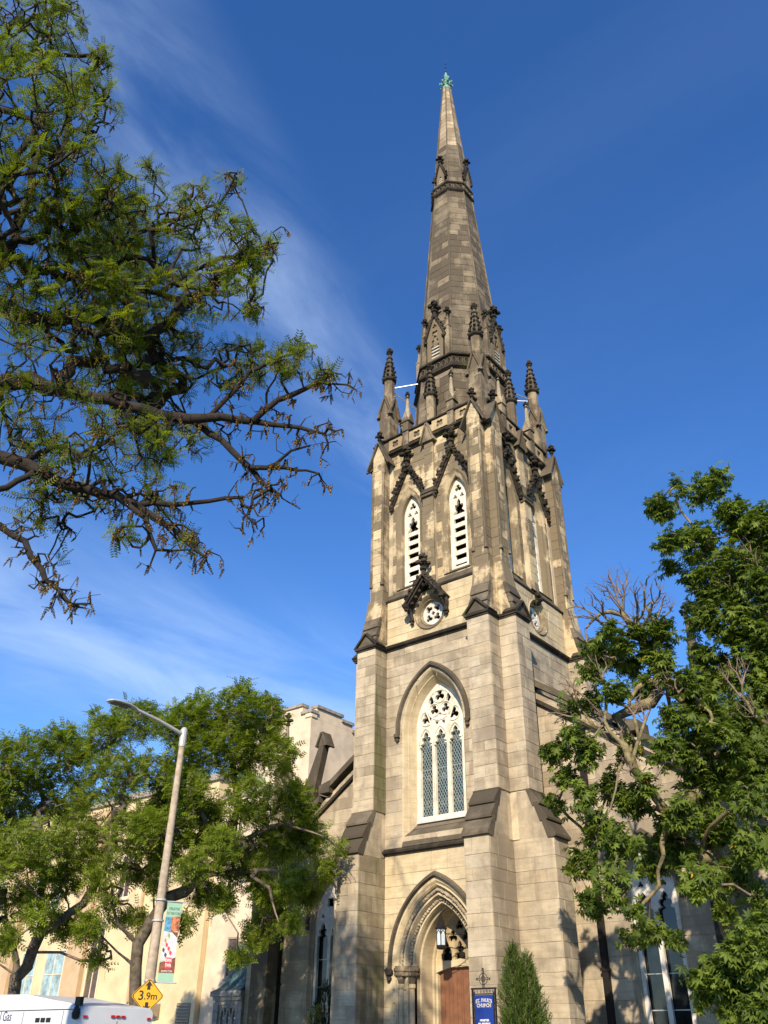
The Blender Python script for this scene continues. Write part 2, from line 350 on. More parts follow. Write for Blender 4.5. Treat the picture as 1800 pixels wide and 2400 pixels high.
def finial(mb, c, s, rnd):     # stacked leafy bosses
    x, y, z = c; mb.lathe((x, y, z), [(.10*s, 0), (.08*s, .25*s), (.16*s, .3*s), (.16*s, .38*s), (.07*s, .45*s), (.07*s, .8*s)], 6)
    for j in range(4):
        a = pi/4+j*pi/2; mb.blob((x+.2*s*cos(a), y+.2*s*sin(a), z+.62*s), .15*s, rnd, (1, 1, .8))
    for j in range(4):
        a = j*pi/2; mb.blob((x+.12*s*cos(a), y+.12*s*sin(a), z+.88*s), .12*s, rnd, (1, 1, .8))
    mb.blob((x, y, z+1.02*s), .1*s, rnd)
# ------------------------------------------------------------------ church
ch = thing('church', 'tall Gothic sandstone church with soot-darkened spire, pinnacles and pointed windows', 'church')
rn = random.Random(7)
LOWZ = courses(0, 7.2, rn, .34, .50, (3.85,)); MIDZ = courses(7.2, 14.72, rn, .32, .46, (7.75,)); RNDZ = courses(14.9, 16.8, rn, .36, .48)
BELZ = courses(16.95, 24.15, rn, .34, .5, (17.35,)); ALLZ = LOWZ[:-1]+MIDZ
def string(name, m, u0, u1, d, z, mat='soot', big=1., parent=None):
    b = big; pr = [(d-.12, z-.02*b), (d+.03*b, z), (d+.05*b, z+.05*b), (d+.12*b, z+.08*b), (d+.14*b, z+.14*b), (d+.02*b, z+.24*b), (d-.12, z+.26*b)]
    return MB().prism(pr, lambda p, q, w: m(w, p, q), u0, u1).link(name, mat, parent or ch)
def slabs(m, u0, u1, prof, parent, mat='slab', over=.04, fill='low'):
    for i in range(len(prof)-1):          # stone slabs bedded on a stepped core
        (d0, z0), (d1, z1) = prof[i], prof[i+1]
        pl = [(d0+.0, z0-.05), (d0+.10, z0-.02), (d0+.10, z0+.05), (d1+.03, z1-.02), (d1+.03, z1+.04), (d1-.14, z1+.04), (d0-.17, z0-.05)]
        MB().prism(pl, lambda p, q, w: m(w, p, q), u0-over+.004*i, u1+over-.004*i, rn.random()).link('weathering_slab', mat, parent)
    if fill:
        c = [(d+(-.0 if j == 0 else -.02), z-.05) for j, (d, z) in enumerate(prof)]
        MB().prism(c+[(prof[-1][0]-.5, prof[-1][1]), (prof[-1][0]-.5, prof[0][1]-.05)], lambda p, q, w: m(w, p, q), u0+.006, u1-.006, .45).link('slope_core', fill, parent)
def rake(mb, m, ua, za, ub, zb, d0, d1, th, t=.5):     # sloping bar in the face plane
    L = math.hypot(ub-ua, zb-za); nx, nz = -(zb-za)/L*th, (ub-ua)/L*th
    if nz < 0: nx, nz = -nx, -nz
    mb.prism([(ua, za), (ub, zb), (ub+nx, zb+nz), (ua+nx, za+nz)], lambda p, q, w: m(p, w, q), d0, d1, t)
def gablet(m, uc, half, zb, h, d0, d1, parent, mat='pinn', fin=0., over=.05, th=.07, seed=1, rake_mat=None):
    b = MB(); b.prism([(uc-half, zb), (uc+half, zb), (uc, zb+h)], lambda p, q, w: m(p, w, q), d0, d1-.03)
    o = b.link('gablet', mat, parent); r = MB()
    for s in (-1, 1):
        rake(r, m, uc+s*(half+.06), zb-.05, uc, zb+h, d0-.06, d1+over, th)
    r.link('gablet_coping', rake_mat or mat, parent if parent.parent is None else parent)
    if fin:
        f = MB(); finial(f, m(uc, d1-.12, zb+h+.02), fin, random.Random(seed)); f.link('gablet_finial', 'soot', parent)
    return o
core = MB()
core.box(-1.45, 1.45, -1.3, 1.45, 0, 25)                                  # closed inner shaft
for k in (2, 3):
    m = F(k); core.add([m(-3, 2.99, 0), m(3, 2.99, 0), m(3, 2.99, 14.9), m(-3, 2.99, 14.9)], [(0, 1, 2, 3)]); core.add([m(-2.8, 2.75, 14.9), m(2.8, 2.75, 14.9), m(2.8, 2.75, 25), m(-2.8, 2.75, 25)], [(0, 1, 2, 3)])
core.box(-2.72, 2.72, -2.72, 2.72, 24.4, 24.6)
core.box(-2.99, 2.99, -2.30, 2.99, 14.84, 14.88)
PORTAL = Op(0, 3.85, 1.80, 2.55, -1); MAINW = Op(0, 11.45, 1.33, 2.06, 7.75)
class Lazy:      # a part whose mesh is filled first and linked later; stones remember it
    def __init__(s, name, mat): s.mb = MB(); s.name = name; s.mat = mat; s.ob = None
    def link(s): s.ob = s.mb.link(s.name, s.mat, ch); return s.ob
TWL = Lazy('tower_wall', 'mortar'); TWL.mb.add(core.v, core.f)
f0, f1 = F(0), F(1)
ashlar(TWL.mb, f0, -2.1, 2.1, LOWZ, 3.0, 'cream', TWL, rn, (PORTAL,), lmin=.6, lmax=1.25, vis=1, tv=(.25, 1))
ashlar(TWL.mb, f0, -2.1, 2.1, MIDZ, 3.0, 'low', TWL, rn, (MAINW,), lmin=.55, lmax=1.2, vis=1, tv=(.2, .95))
ashlar(TWL.mb, f0, -2.1, 2.1, RNDZ, 2.98, 'cream', TWL, rn, (Ring(0, 15.85, .70),), lmin=.5, lmax=1., vis=1, tv=(.2, 1))
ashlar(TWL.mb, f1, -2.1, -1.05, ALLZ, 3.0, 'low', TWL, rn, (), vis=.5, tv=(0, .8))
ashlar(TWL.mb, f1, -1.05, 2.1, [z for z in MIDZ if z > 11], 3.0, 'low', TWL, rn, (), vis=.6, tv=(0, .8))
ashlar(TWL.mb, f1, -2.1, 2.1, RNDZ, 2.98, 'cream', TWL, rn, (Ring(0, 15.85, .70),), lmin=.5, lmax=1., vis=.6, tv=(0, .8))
BW = [(-1.17, 'l'), (1.17, 'r')]
BOPS = tuple(Op(c, 20.85, .66, 1.32, 17.35) for c, _ in BW)
for k, v in ((0, 1.), (1, .6)):
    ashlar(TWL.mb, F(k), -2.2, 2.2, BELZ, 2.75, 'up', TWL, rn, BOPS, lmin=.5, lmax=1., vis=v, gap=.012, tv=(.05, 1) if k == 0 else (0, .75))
# string courses right round
for k in range(4):
    m = F(k); vis = k < 2
    string('string_course', m, -2.16, 2.16, 3.0, 14.66, big=1.15); string('string_course', m, -2.26, 2.26, 2.9, 16.72, 'soot', 1.0)
    if k == 0: string('string_course', m, -2.13, 2.13, 3.0, 7.18, 'soot', 1.0)
    # sloping ledge over the belfry string and the sill string
    MB().prism([(2.94, 16.95), (2.70, 17.36), (2.62, 17.36), (2.62, 16.95)], lambda p, q, w: m(w, p, q), -2.2, 2.2).link('belfry_sill_ledge', 'slab', ch)
MB().prism([(3.06, 7.42), (2.94, 7.78), (2.42, 8.26), (2.30, 8.26), (2.30, 7.3), (2.9, 7.3)], lambda p, q, w: f0(w, p, q), -1.33, 1.33).link('window_sill_slope', 'slab', ch)
MB().prism([(2.70, 8.02), (2.62, 8.09), (2.40, 8.30), (2.34, 8.30), (2.34, 8.0)], lambda p, q, w: f0(w, p, q), -1.12, 1.12, .8).link('window_sill_slope', 'slab', ch)

TWL.link()
# ---- buttresses
BUT = []
for k in range(4):
    m = F(k)
    for s in (-1, 1):
        L = Lazy('buttress', 'mortar'); BUT.append(L); rb = random.Random(100+10*k+s)
        a, b = (2.1, 3.0) if s > 0 else (-3.0, -2.1); a2, b2 = (2.2, 2.82) if s > 0 else (-2.82, -2.2)
        c = .03
        L.mb.mbox(m, a+c, b-c, 2.0, 4.4-c, 0, 7.15); L.mb.mbox(m, a+c, b-c, 2.0, 3.7-c, 7.1, 14.75); L.mb.mbox(m, a2+c, b2-c, 2.0, 3.2-c, 14.7, 23.75)
        L.mb.mbox(m, a+c, b-c, 2.2, 2.99, 14.7, 15.0)
        outer = (k == 0 and s > 0) or (k == 1 and s < 0)
        if k < 2:
            v = 1. if k == 0 else .6
            far = (k == 1 and s > 0)
            zl = [z for z in LOWZ if z > 6.9] if far else LOWZ
            fm = 'low'
            if not far: ashlar(L.mb, m, a, b, LOWZ[:-1]+[7.12], 4.4, fm, L, rb, vis=v, lmin=.42, lmax=.95, tv=(.15, .95))
            zm = [z for z in MIDZ if z > (11.5 if far else 8.35)]
            ashlar(L.mb, m, a, b, zm, 3.7, fm, L, rb, vis=v, lmin=.42, lmax=.95, tv=(.2, 1))
            ashlar(L.mb, m, a2, b2, [16.6]+[z for z in BELZ if z > 16.9 and z < 23.7]+[23.7], 3.2, 'up', L, rb, vis=v, lmin=.34, lmax=.64, tv=(.05, 1), gap=.012)
            # the side turned to the street corner
            us = (b if s > 0 else b) if k == 0 else a
            us2 = b2 if k == 0 else a2
            sg = 1 if k == 0 else -1
            side = (lambda U, sg: (lambda p, q, z: m(U+sg*q, p, z)))(us, sg); side2 = (lambda U, sg: (lambda p, q, z: m(U+sg*q, p, z)))(us2, sg)
            smat = 'moss' if (k == 0 and s < 0) else 'low'
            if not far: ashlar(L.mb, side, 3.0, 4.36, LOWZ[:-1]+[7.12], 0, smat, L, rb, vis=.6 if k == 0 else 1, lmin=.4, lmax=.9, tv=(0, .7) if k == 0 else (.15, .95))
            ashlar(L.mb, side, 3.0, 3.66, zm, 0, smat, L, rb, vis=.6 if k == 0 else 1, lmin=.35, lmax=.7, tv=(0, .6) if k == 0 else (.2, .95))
            ashlar(L.mb, side2, 2.76, 3.16, [16.6]+[z for z in BELZ if z > 16.9 and z < 23.7]+[23.7], 0, 'up', L, rb, vis=.6, lmin=.3, lmax=.5, tv=(0, .6))
        ob = L.link()
        slabs(m, a, b, [(4.40, 7.14), (4.17, 7.66), (3.94, 8.14), (3.72, 8.58)], ob)
        # lower gablet, moulded band and stepped slope above it
        bd = MB(); bd.mbox(m, a-.07, b+.07, 2.9, 3.79, 14.70, 14.80); bd.mbox(m, a-.03, b+.03, 2.9, 3.74, 14.63, 14.70); bd.link('band_moulding', 'soot', ob)
        gablet(m, (a+b)/2, .47, 14.8, .50, 3.3, 3.74, ob, 'slab', 0, .06, .08, rake_mat=M['soot'])
        for (d0, z0), (d1, z1) in zip([(3.60, 14.90), (3.52, 15.26), (3.42, 15.66)], [(3.52, 15.26), (3.42, 15.66), (3.32, 16.12)]):
            MB().prism([(d0+.03, z0-.04), (d0+.09, z0-.01), (d0+.09, z0+.05), (d1+.03, z1-.01), (d1-.08, z1-.01), (d0-.1, z0-.04)], lambda p, q, w: m(w, p, q), a+.06, b-.06, rb.random()).link('weathering_slab', 'slab', ob)
        fill = MB(); fill.prism([(3.58, 14.8), (3.2, 17.0), (2.5, 17.0), (2.5, 14.8)], lambda p, q, w: m(w, p, q), a+.07, b-.07, .7); fill.link('slope_core', 'up', ob)
        # upper gablet with finial
        uc = (a2+b2)/2
        MB().prism([(uc-.31, 23.6), (uc+.31, 23.6), (uc+.31, 24.12), (uc, 24.80), (uc-.31, 24.12)], lambda p, q, w: m(p, w, q), 2.5, 3.19, .8).link('gablet', 'up', ob)
        for e in (-1, 1):
            r_s = MB(); rake(r_s, m, uc+e*.56, 23.56, uc+e*.004, 24.84, 2.6, 3.30, .065); r_s.link('gablet_coping', 'slab', ob)
        f_t = MB(); finial(f_t, m(uc, 3.16, 24.86), .66, random.Random(300+k*2+s)); f_t.link('gablet_finial', 'soot', ob)
        if k < 2:
            for e in (a2+.03, b2-.03):
                nk = MB(); x, y, _ = m(e, 3.2, 0); nk.lathe((x, y, 17.6), [(.085, 0), (.085, .1), (.06, .14), (.06, 5.5), (.085, 5.55), (.085, 5.68), (.05, 5.8)], 8); nk.link('nook_shaft', 'pinn', ob)

# ---- belfry windows, gabled hoods, central pilaster, roundel
CROCK = [crocket_mesh(i) for i in range(3)]
def crocket(m, k, u, d, z, parent, r=1., rnd=rn):
    o = bpy.data.objects.new('crocket', CROCK[rnd.randrange(3)]); COL.objects.link(o); o.parent = parent
    if not o.data.materials: o.data.materials.append(M['soot'])
    o.location = m(u, d, z); o.rotation_euler = (rnd.uniform(-.5, .5), rnd.uniform(-.5, .5), k*pi/2); o.scale = (r, r, r); ORG[o.name] = Vector((0, 0, 0))
for k in (0, 1):
    m = F(k)
    for cx, _ in BW:
        b = MB(); loft_arch(b, m, cx, 20.85, [(.68, 1.34, 2.765, 17.3), (.60, 1.22, 2.70, 17.3), (.50, 1.06, 2.66, 17.3), (.46, 1.0, 2.62, 17.3), (.44, .96, 2.30, 17.3)], 10)
        w = b.link('belfry_window', 'up', ch)
        a_, h_ = .45, .98; zb = 17.6
        outl = arch(cx, 20.85, a_, h_, zb, 10)
        head = [(cx-.27, zb+.12), (cx-.27, 20.15), (cx-.15, 20.27), (cx-.23, 20.42), (cx-.18, 20.56), (cx-.07, 20.53), (cx-.09, 20.66), (cx, 20.82)]
        head = head+[(2*cx-x, z) for x, z in reversed(head[:-1])]
        plate('louvre_frame', [outl, head, foil(cx-.17, 20.95, .115), foil(cx+.17, 20.95, .115), foil(cx, 21.33, .19)], m, 2.40, .12, 'white', w)
        for i in range(6):
            z = 17.80+i*.42; sl = MB(); sl.hexa([m(cx-.31, 2.44, z), m(cx+.31, 2.44, z), m(cx+.31, 2.16, z+.16), m(cx-.31, 2.16, z+.16), m(cx-.31, 2.44, z+.20), m(cx+.31, 2.44, z+.20), m(cx+.31, 2.16, z+.36), m(cx-.31, 2.16, z+.36)]); sl.link('louvre_slat', 'white', w)
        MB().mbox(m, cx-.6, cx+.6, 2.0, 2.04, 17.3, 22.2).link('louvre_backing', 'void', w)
        MB().prism([(2.80, 17.34), (2.42, 17.66), (2.30, 17.66), (2.30, 17.3)], lambda p, q, ww: m(ww, p, q), cx-.62, cx+.62).link('window_sill', 'slab', w)
        g = MB()
        for s in (-1, 1):
            rake(g, m, cx+s*.84, 21.48, cx, 23.22, 2.70, 2.93, .085); rake(g, m, cx+s*.78, 21.47, cx, 23.07, 2.70, 2.86, .05)
            g.blob(m(cx+s*.84, 2.9, 21.38), .13, rn, (1, 1, 1.1)); g.blob(m(cx+s*.84, 2.9, 21.24), .09, rn)
        hood = g.link('gabled_hood', 'soot', ch)
        for s in (-1, 1):
            for i in range(5):
                t = (i+.6)/5.4; crocket(m, k, cx+s*.92*(1-t), 2.86, 21.56+1.78*t, hood, rn.uniform(1.45, 1.85))
        fb = MB(); finial(fb, m(cx, 2.9, 23.15), 1.05, rn); fb.link('hood_finial', 'soot', hood)
    pil = Lazy('pilaster', 'mortar'); pil.mb.mbox(m, -.24, .24, 2.6, 2.98, 17.0, 21.2); pil.mb.mbox(m, -.21, .21, 2.6, 2.86, 21.2, 25.1)
    zs = [z for z in BELZ if 17 < z < 21.1]
    ashlar(pil.mb, m, -.27, .27, [17.0]+zs+[21.15], 3.0, 'up', pil, rn, vis=1, lmin=.54, lmax=.6); ashlar(pil.mb, m, -.24, .24, [21.5]+[z for z in BELZ if 21.8 < z < 23.8]+[24.1], 2.88, 'up', pil, rn, vis=1, lmin=.5, lmax=.6)
    po = pil.link(); slabs(m, -.27, .27, [(3.0, 21.12), (2.95, 21.32), (2.89, 21.55)], po, 'slab', .03, None)
    gablet(m, 0, .27, 24.0, .95, 2.6, 3.02, po, 'pinn', 0, .03, .06)
    # roundel with gabled canopy
    r_ = MB()
    rows = [(.74, 3.0), (.70, 3.03), (.64, 2.97), (.58, 2.88), (.54, 2.90), (.50, 2.80), (.46, 2.62), (.45, 2.5)]; n = 28
    for i, (rr, d) in enumerate(rows): r_.v += [m(rr*cos(2*pi*j/n), d, 15.85+rr*sin(2*pi*j/n)) for j in range(n)]
    for i in range(len(rows)-1): r_.f += [(i*n+j, i*n+(j+1) % n, (i+1)*n+(j+1) % n, (i+1)*n+j) for j in range(n)]; r_.t += [.5]*n
    ro = r_.link('round_window', 'up', ch)
    plate('quatrefoil_tracery', [circle(0, 15.85, .47), foil(-.19, 15.85+.19, .17, 3, 3*pi/4), foil(.19, 15.85+.19, .17, 3, pi/4), foil(-.19, 15.85-.19, .17, 3, 5*pi/4), foil(.19, 15.85-.19, .17, 3, 7*pi/4), foil(0, 15.85, .09, 4, 0)], m, 2.74, .10, 'whitegrey', ro)
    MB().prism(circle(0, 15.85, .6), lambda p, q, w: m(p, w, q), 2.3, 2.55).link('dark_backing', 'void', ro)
    if k == 1:
        bo = MB(); [bo.blob(m(rn.uniform(-.16, .16), 2.98+rn.uniform(0, .16), 16.62+rn.uniform(-.16, .14)), .12, rn) for _ in range(9)]; bo.link('carved_boss', 'soot', ch); continue
    g = MB()
    for s in (-1, 1):
        rake(g, m, s*.86, 16.12, 0, 17.22, 2.9, 3.50, .11); rake(g, m, s*.78, 16.12, 0, 17.06, 3.1, 3.42, .07)
        g.tube([m(s*.80, 3.16, 16.2), m(s*.86, 3.12, 16.0), m(s*.82, 3.08, 15.8), m(s*.80, 3.06, 15.7)], [.10, .09, .08, .07], 6)
        g.blob(m(s*.80, 3.1, 15.66), .13, rn); g.blob(m(s*.80, 3.08, 15.52), .09, rn); g.blob(m(s*.86, 3.44, 16.12), .14, rn); g.blob(m(s*.84, 3.42, 15.98), .09, rn)
        for i in range(4): t = (i+.5)/4; g.blob(m(s*.72*(1-t), 3.3, 16.14+.85*t), .09, rn)
    cn = g.link('canopy_gable', 'soot', ch)
    for s in (-1, 1):
        for i in range(4): t = (i+.7)/4.6; crocket(m, k, s*.90*(1-t), 3.44, 16.28+1.06*t, cn, 1.35)
    fb = MB(); finial(fb, m(0, 3.4, 17.2), .95, rn); fb.link('hood_finial', 'soot', cn)
# ---- parapet and pinnacles
for k in range(4):
    m = F(k); par = MB(); par.mbox(m, -2.45, 2.45, 2.62, 2.80, 24.4, 25.1); pr = par.link('parapet', 'pinn', ch)
    b = MB(); z = 24.12
    b.prism([(2.6, z), (2.80, z+.02), (2.86, z+.10), (2.95, z+.13), (2.97, z+.22), (2.84, z+.34), (2.6, z+.36)], lambda p, q, w: m(w, p, q), -2.5, 2.5); b.link('cornice', 'soot', pr)
    b = MB(); z = 25.06; b.prism([(2.54, z), (2.82, z), (2.92, z+.06), (2.92, z+.13), (2.80, z+.24), (2.62, z+.24), (2.54, z+.13)], lambda p, q, w: m(w, p, q), -2.5, 2.5); b.link('coping', 'soot', pr)
    if k < 2:
        for uc in (-1.83, -.62, .62, 1.83):
            w = .42 if abs(uc) < 1 else .36
            o = [(uc-w, 24.50), (uc+w, 24.50), (uc+w, 25.04), (uc-w, 25.04)]
            plate('parapet_panel', [o, foil(uc-.0, 24.77, .22, 4, pi/4, .52, .40)], m, 2.835, .07, 'cream', pr)
    for uc in (-1.22, 1.22):
        x, y, _ = m(uc, 2.74, 0); q = MB(); q.mbox(m, uc-.16, uc+.16, 2.56, 2.92, 24.2, 25.75); pn = q.link('small_pinnacle', 'pinn', ch)
        g = MB()
        for dx, dy in ((.19, 0), (-.19, 0), (0, .19), (0, -.19)):
            if dx: g.prism([(-.19, 25.7), (.19, 25.7), (0, 26.25)], lambda p, qq, w: (x+w, y+p, qq), dx-.04, dx+.04)
            else: g.prism([(-.19, 25.7), (.19, 25.7), (0, 26.25)], lambda p, qq, w: (x+p, y+w, qq), dy-.04, dy+.04)
        g.link('gablet', 'pinn', pn)
        sp = MB(); sp.lathe((x, y, 25.7), [(.17, 0), (.17, .25), (.12, .5), (.045, 1.62)], 8, pi/8); sp.link('spirelet', 'moss', pn)
        t = MB(); [t.blob((x+.07*cos(a), y+.07*sin(a), 27.36), .07, rn) for a in (0, pi/2, pi, 3*pi/2)]; t.blob((x, y, 27.5), .07, rn); t.lathe((x, y, 27.15), [(.09, 0), (.09, .06)], 8); t.link('finial', 'soot', pn)
def pinnacle(x, y, zb, zc, zt, r, sq, seed, name, gz=None):
    rnd = random.Random(seed); p = MB(); top = gz or zb+.3
    p.box(x-sq, x+sq, y-sq, y+sq, zb, top, .5)
    p.lathe((x, y, 0), [(sq*.86, top-.1), (r*1.05, top+.5), (r, top+.55), (r, zc-.1)], 8, pi/8, .6); po = p.link(name, 'pinn', ch)
    if gz:
        g = MB()
        for k in range(4):
            m_ = F(k); mm = lambda u, d, z, m_=m_: tuple(a+b for a, b in zip(m_(u, d, z), (x, y, 0)))
            g.prism([(-sq, top-.05), (sq, top-.05), (0, top+1.0)], lambda pp, q, w: mm(pp, w, q), sq*.4, sq-.01)
            for s in (-1, 1): rake(g, mm, s*(sq+.07), top-.12, 0, top+1.02, sq-.08, sq+.07, .07)
            g.blob(mm(0, sq, top+1.12), .08, rnd)
        g.link('gablet', 'pinn', po)
    c = MB(); c.lathe((x, y, 0), [(r, zc-.14), (r*1.38, zc-.06), (r*1.38, zc+.05), (r*1.1, zc+.12)], 8, pi/8); c.link('collar', 'soot', po)
    s = MB(); s.lathe((x, y, 0), [(r*1.02, zc+.08), (r*.16, zt-.25), (r*.2, zt-.15)], 8, pi/8); s.link('spirelet', 'slab', po)
    cr = MB(); H = zt-.3-zc
    for i in range(6):
        t = (i+.25)/6; rr = r*1.12*(1-t)+.03
        for j in range(8): a = pi/8+j*pi/4; cr.blob((x+rr*cos(a), y+rr*sin(a), zc+.12+H*t), .085*(1-.35*t), rnd, (1, 1, 1.1))
    for j in range(4): cr.blob((x+.10*cos(j*pi/2), y+.10*sin(j*pi/2), zt-.28), .10, rnd)
    cr.blob((x, y, zt-.10), .11, rnd); cr.link('crockets', 'soot', po, 'stuff')
    return po
for i, (sx_, sy_) in enumerate(((-1, -1), (1, -1), (1, 1), (-1, 1))):
    pinnacle(2.5*sx_, 2.5*sy_, 24.3, 29.05, 31.2, .26, .32, 40+i, 'corner_pinnacle', 26.75)
for k in range(4):
    x, y, _ = F(k)(0, 2.62, 0); pinnacle(x, y, 24.9, 26.75, 28.75, .23, .24, 60+k, 'face_pinnacle')
for p, q_ in (((-2.5, -2.45, 28.6), (-1.3, -1.5, 28.95)), ((-2.5, -2.5, 28.55), (-2.0, -.4, 28.0)), ((2.5, -2.5, 28.6), (1.35, -1.35, 28.7)), ((2.5, 2.5, 28.55), (1.7, .6, 28.5)), ((2.5, 2.5, 28.5), (1.0, 1.8, 28.9))):
    MB().tube([p, q_], .03, 6).link('tie_rod', 'rod', ch)

# ---- spire
AP = lambda z: max(.20, 1.59-.0707*(z-35.08))
SPL = Lazy('spire', 'mortar2'); c8 = cos(pi/8)
zs = [24.6]
while zs[-1] < 53.9: zs.append(zs[-1]+rn.uniform(.40, .56)*(1 if zs[-1] < 44 else .95))
zs[-1] = 54.0
SPL.mb.lathe((0, 0, 0), [((AP(z)-.03)/c8, z) for z in (24.6, 54.0)], 8, pi/8)
for k8 in range(8):
    th = -pi/2+k8*pi/4; nrm = Vector((cos(th), sin(th), 0)); tg = Vector((-sin(th), cos(th), 0))
    vis = {0: 1., 1: 1., 2: .6, 7: .3}.get(k8, 0)
    if not vis: continue
    for i in range(len(zs)-1):
        za, zb = zs[i]+.006, zs[i+1]-.006; wa, wb = AP(za)*math.tan(pi/8), AP(zb)*math.tan(pi/8); wm = (wa+wb)/2
        n = max(1, int(round(2*wm/.62+rn.uniform(-.4, .4)))); cuts = sorted([-1+2*(j+(rn.uniform(-.22, .22) if 0 < j < n else 0))/n for j in range(n+1)])
        for j in range(n):
            a, b = cuts[j]+.007/wm*(j > 0), cuts[j+1]-.007/wm*(j < n-1); r0 = rn.uniform(0, .012); P = []
            for (t, z, w) in ((a, za, wa), (b, za, wa), (b, zb, wb), (a, zb, wb)): P.append((t*w, z))
            f8 = lambda u, d, z: tuple(nrm*(AP(z)+d)+tg*u+Vector((0, 0, z)))
            cu = sum(p[0] for p in P)/4; cz = (za+zb)/2
            vs = [f8(u, -.05, z) for u, z in P]+[f8(u, r0-.008, z) for u, z in P]+[f8(cu+(u-cu)*.955, r0, cz+(z-cz)*.955) for u, z in P]
            fs = [(q, (q+1) % 4, 4+(q+1) % 4, 4+q) for q in range(4)]+[(4+q, 4+(q+1) % 4, 8+(q+1) % 4, 8+q) for q in range(4)]+[(8, 9, 10, 11)]
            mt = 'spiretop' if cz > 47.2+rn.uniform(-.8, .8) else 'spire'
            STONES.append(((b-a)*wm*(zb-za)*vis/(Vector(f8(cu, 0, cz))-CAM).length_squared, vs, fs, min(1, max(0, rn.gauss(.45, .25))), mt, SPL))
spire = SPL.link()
ar = MB()
for k8 in range(8):          # roll mouldings on the arrises
    a = pi/8+k8*pi/4; ar.tube([(cos(a)*AP(z)/c8, sin(a)*AP(z)/c8, z) for z in (25, 34, 44, 53.9)], [.06, .055, .045, .03], 6)
ar.link('arris_roll', 'spire', spire)
def band(z, h, ou, seed):
    b = MB(); r = lambda zz, o: (AP(zz)+o)/c8
    b.lathe((0, 0, 0), [(r(z, 0), z-.12), (r(z, ou), z), (r(z, ou), z+.1), (r(z, ou*.45), z+.16), (r(z+h, ou*.45), z+h-.14), (r(z+h, ou*1.1), z+h-.08), (r(z+h, ou*1.1), z+h+.02), (r(z+h, 0), z+h+.16)], 8, pi/8)
    o = b.link('spire_band', 'soot', ch); rr = random.Random(seed); q = MB()
    for k8 in range(8):
        th = -pi/2+k8*pi/4; nrm = Vector((cos(th), sin(th), 0)); tg = Vector((-sin(th), cos(th), 0)); w = (AP(z)+ou*.5)*math.tan(pi/8); n = max(2, int(2*w/.28))
        for j in range(n):
            u = -w+2*w*(j+.5)/n; c = nrm*(AP(z+h/2)+ou*.55)+tg*u+Vector((0, 0, z+h*.5))
            pts = [c+tg*(.10*cos(t)*w/n/.13)+Vector((0, 0, h*.22*sin(t))) for t in [2*pi*i/8 for i in range(9)]]
            q.tube(pts, .028, 4, .5, False)
    q.link('band_carving', 'pinn', o)
band(28.45, .82, .17, 1); band(42.55, .72, .12, 2)
def lucarne(k, zb, zt, w, dpt, seed, small=False):
    m = F(k); rnd = random.Random(seed); b = MB(); hb = zb+(zt-zb)*(.52 if not small else .35); sl = (zt-hb)
    b.prism([(-w, zb), (w, zb), (w, hb), (0, zt), (-w, hb)], lambda p, q, d: m(p, d, q), AP(zt)*.5, dpt-.06)
    lo = b.link('lucarne', 'pinn', ch)
    outl = [(-w, zb), (w, zb), (w, hb), (0, zt), (-w, hb)]; ow = w*.52
    holes = [[(x, z) for x, z in lancet(0, ow*2, zb+.12, zb+(hb-zb)*.55, (hb-zb)*.55)]]
    if not small: holes += [foil(0, hb+.22, .2, 4, pi/4), foil(0, hb+sl*.5, .15, 3)]
    plate('lucarne_front', [outl]+holes, m, dpt-.03, .10, 'up', lo)
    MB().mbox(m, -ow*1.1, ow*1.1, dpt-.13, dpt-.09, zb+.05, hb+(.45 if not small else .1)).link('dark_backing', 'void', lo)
    ls = MB()
    for i in range(4 if not small else 3):
        z = zb+.16+i*(.2 if not small else .16); ls.mbox(m, -ow*.95, ow*.95, dpt-.11, dpt-.0, z, z+.05)
    ls.link('louvre_slats', 'whitegrey', lo)
    g = MB()
    for s in (-1, 1):
        rake(g, m, s*(w+.1), hb-.12, 0, zt, dpt-.12, dpt+.09, .09); n = 5 if not small else 4
        for i in range(n): t = (i+.5)/n; g.blob(m(s*(w+.17)*(1-t), dpt+.02, hb+.02+(zt-hb)*t+.05), .125 if not small else .095, rnd)
        g.blob(m(s*(w+.08), dpt+.03, hb-.2), .13 if not small else .1, rnd)
    finial(g, m(0, dpt, zt), 1.0 if not small else .75, rnd); g.link('lucarne_gable', 'soot', lo)
    if not small:
        for s in (-1, 1):
            x, y, _ = m(s*(w+.22), dpt-.12, 0); p = MB(); p.box(x-.12, x+.12, y-.12, y+.12, zb, hb+.35); p.lathe((x, y, hb+.35), [(.2, 0), (.2, .07), (.11, .16), (.05, .8)], 4, pi/4); p.link('lucarne_pinnacle', 'pinn', lo)
            f_ = MB(); finial(f_, (x, y, hb+1.05), .6, rnd); f_.link('finial', 'soot', lo)
for k in range(4): lucarne(k, 29.32, 32.15, .46, 2.12, 500+k); lucarne(k, 43.35, 45.1, .26, 1.10, 520+k, True)
fn = MB(); fn.lathe((0, 0, 0), [(.24, 53.75), (.30, 53.95), (.27, 54.1), (.20, 54.3), (.18, 54.5), (.26, 54.6), (.11, 54.9), (.11, 55.1), (.17, 55.2), (.10, 55.6), (.05, 55.9)], 10)
for j in range(8):
    a = j*pi/4; fn.tube([(.2*cos(a), .2*sin(a), 54.35), (.34*cos(a), .34*sin(a), 54.60), (.42*cos(a), .42*sin(a), 54.55), (.40*cos(a), .40*sin(a), 54.42)], [.06, .08, .07, .03], 5)
    if j % 2 == 0: fn.tube([(.1*cos(a), .1*sin(a), 55.0), (.24*cos(a), .24*sin(a), 55.25), (.28*cos(a), .28*sin(a), 55.12)], [.05, .07, .03], 5)
fo = fn.link('copper_finial', 'copper', ch)
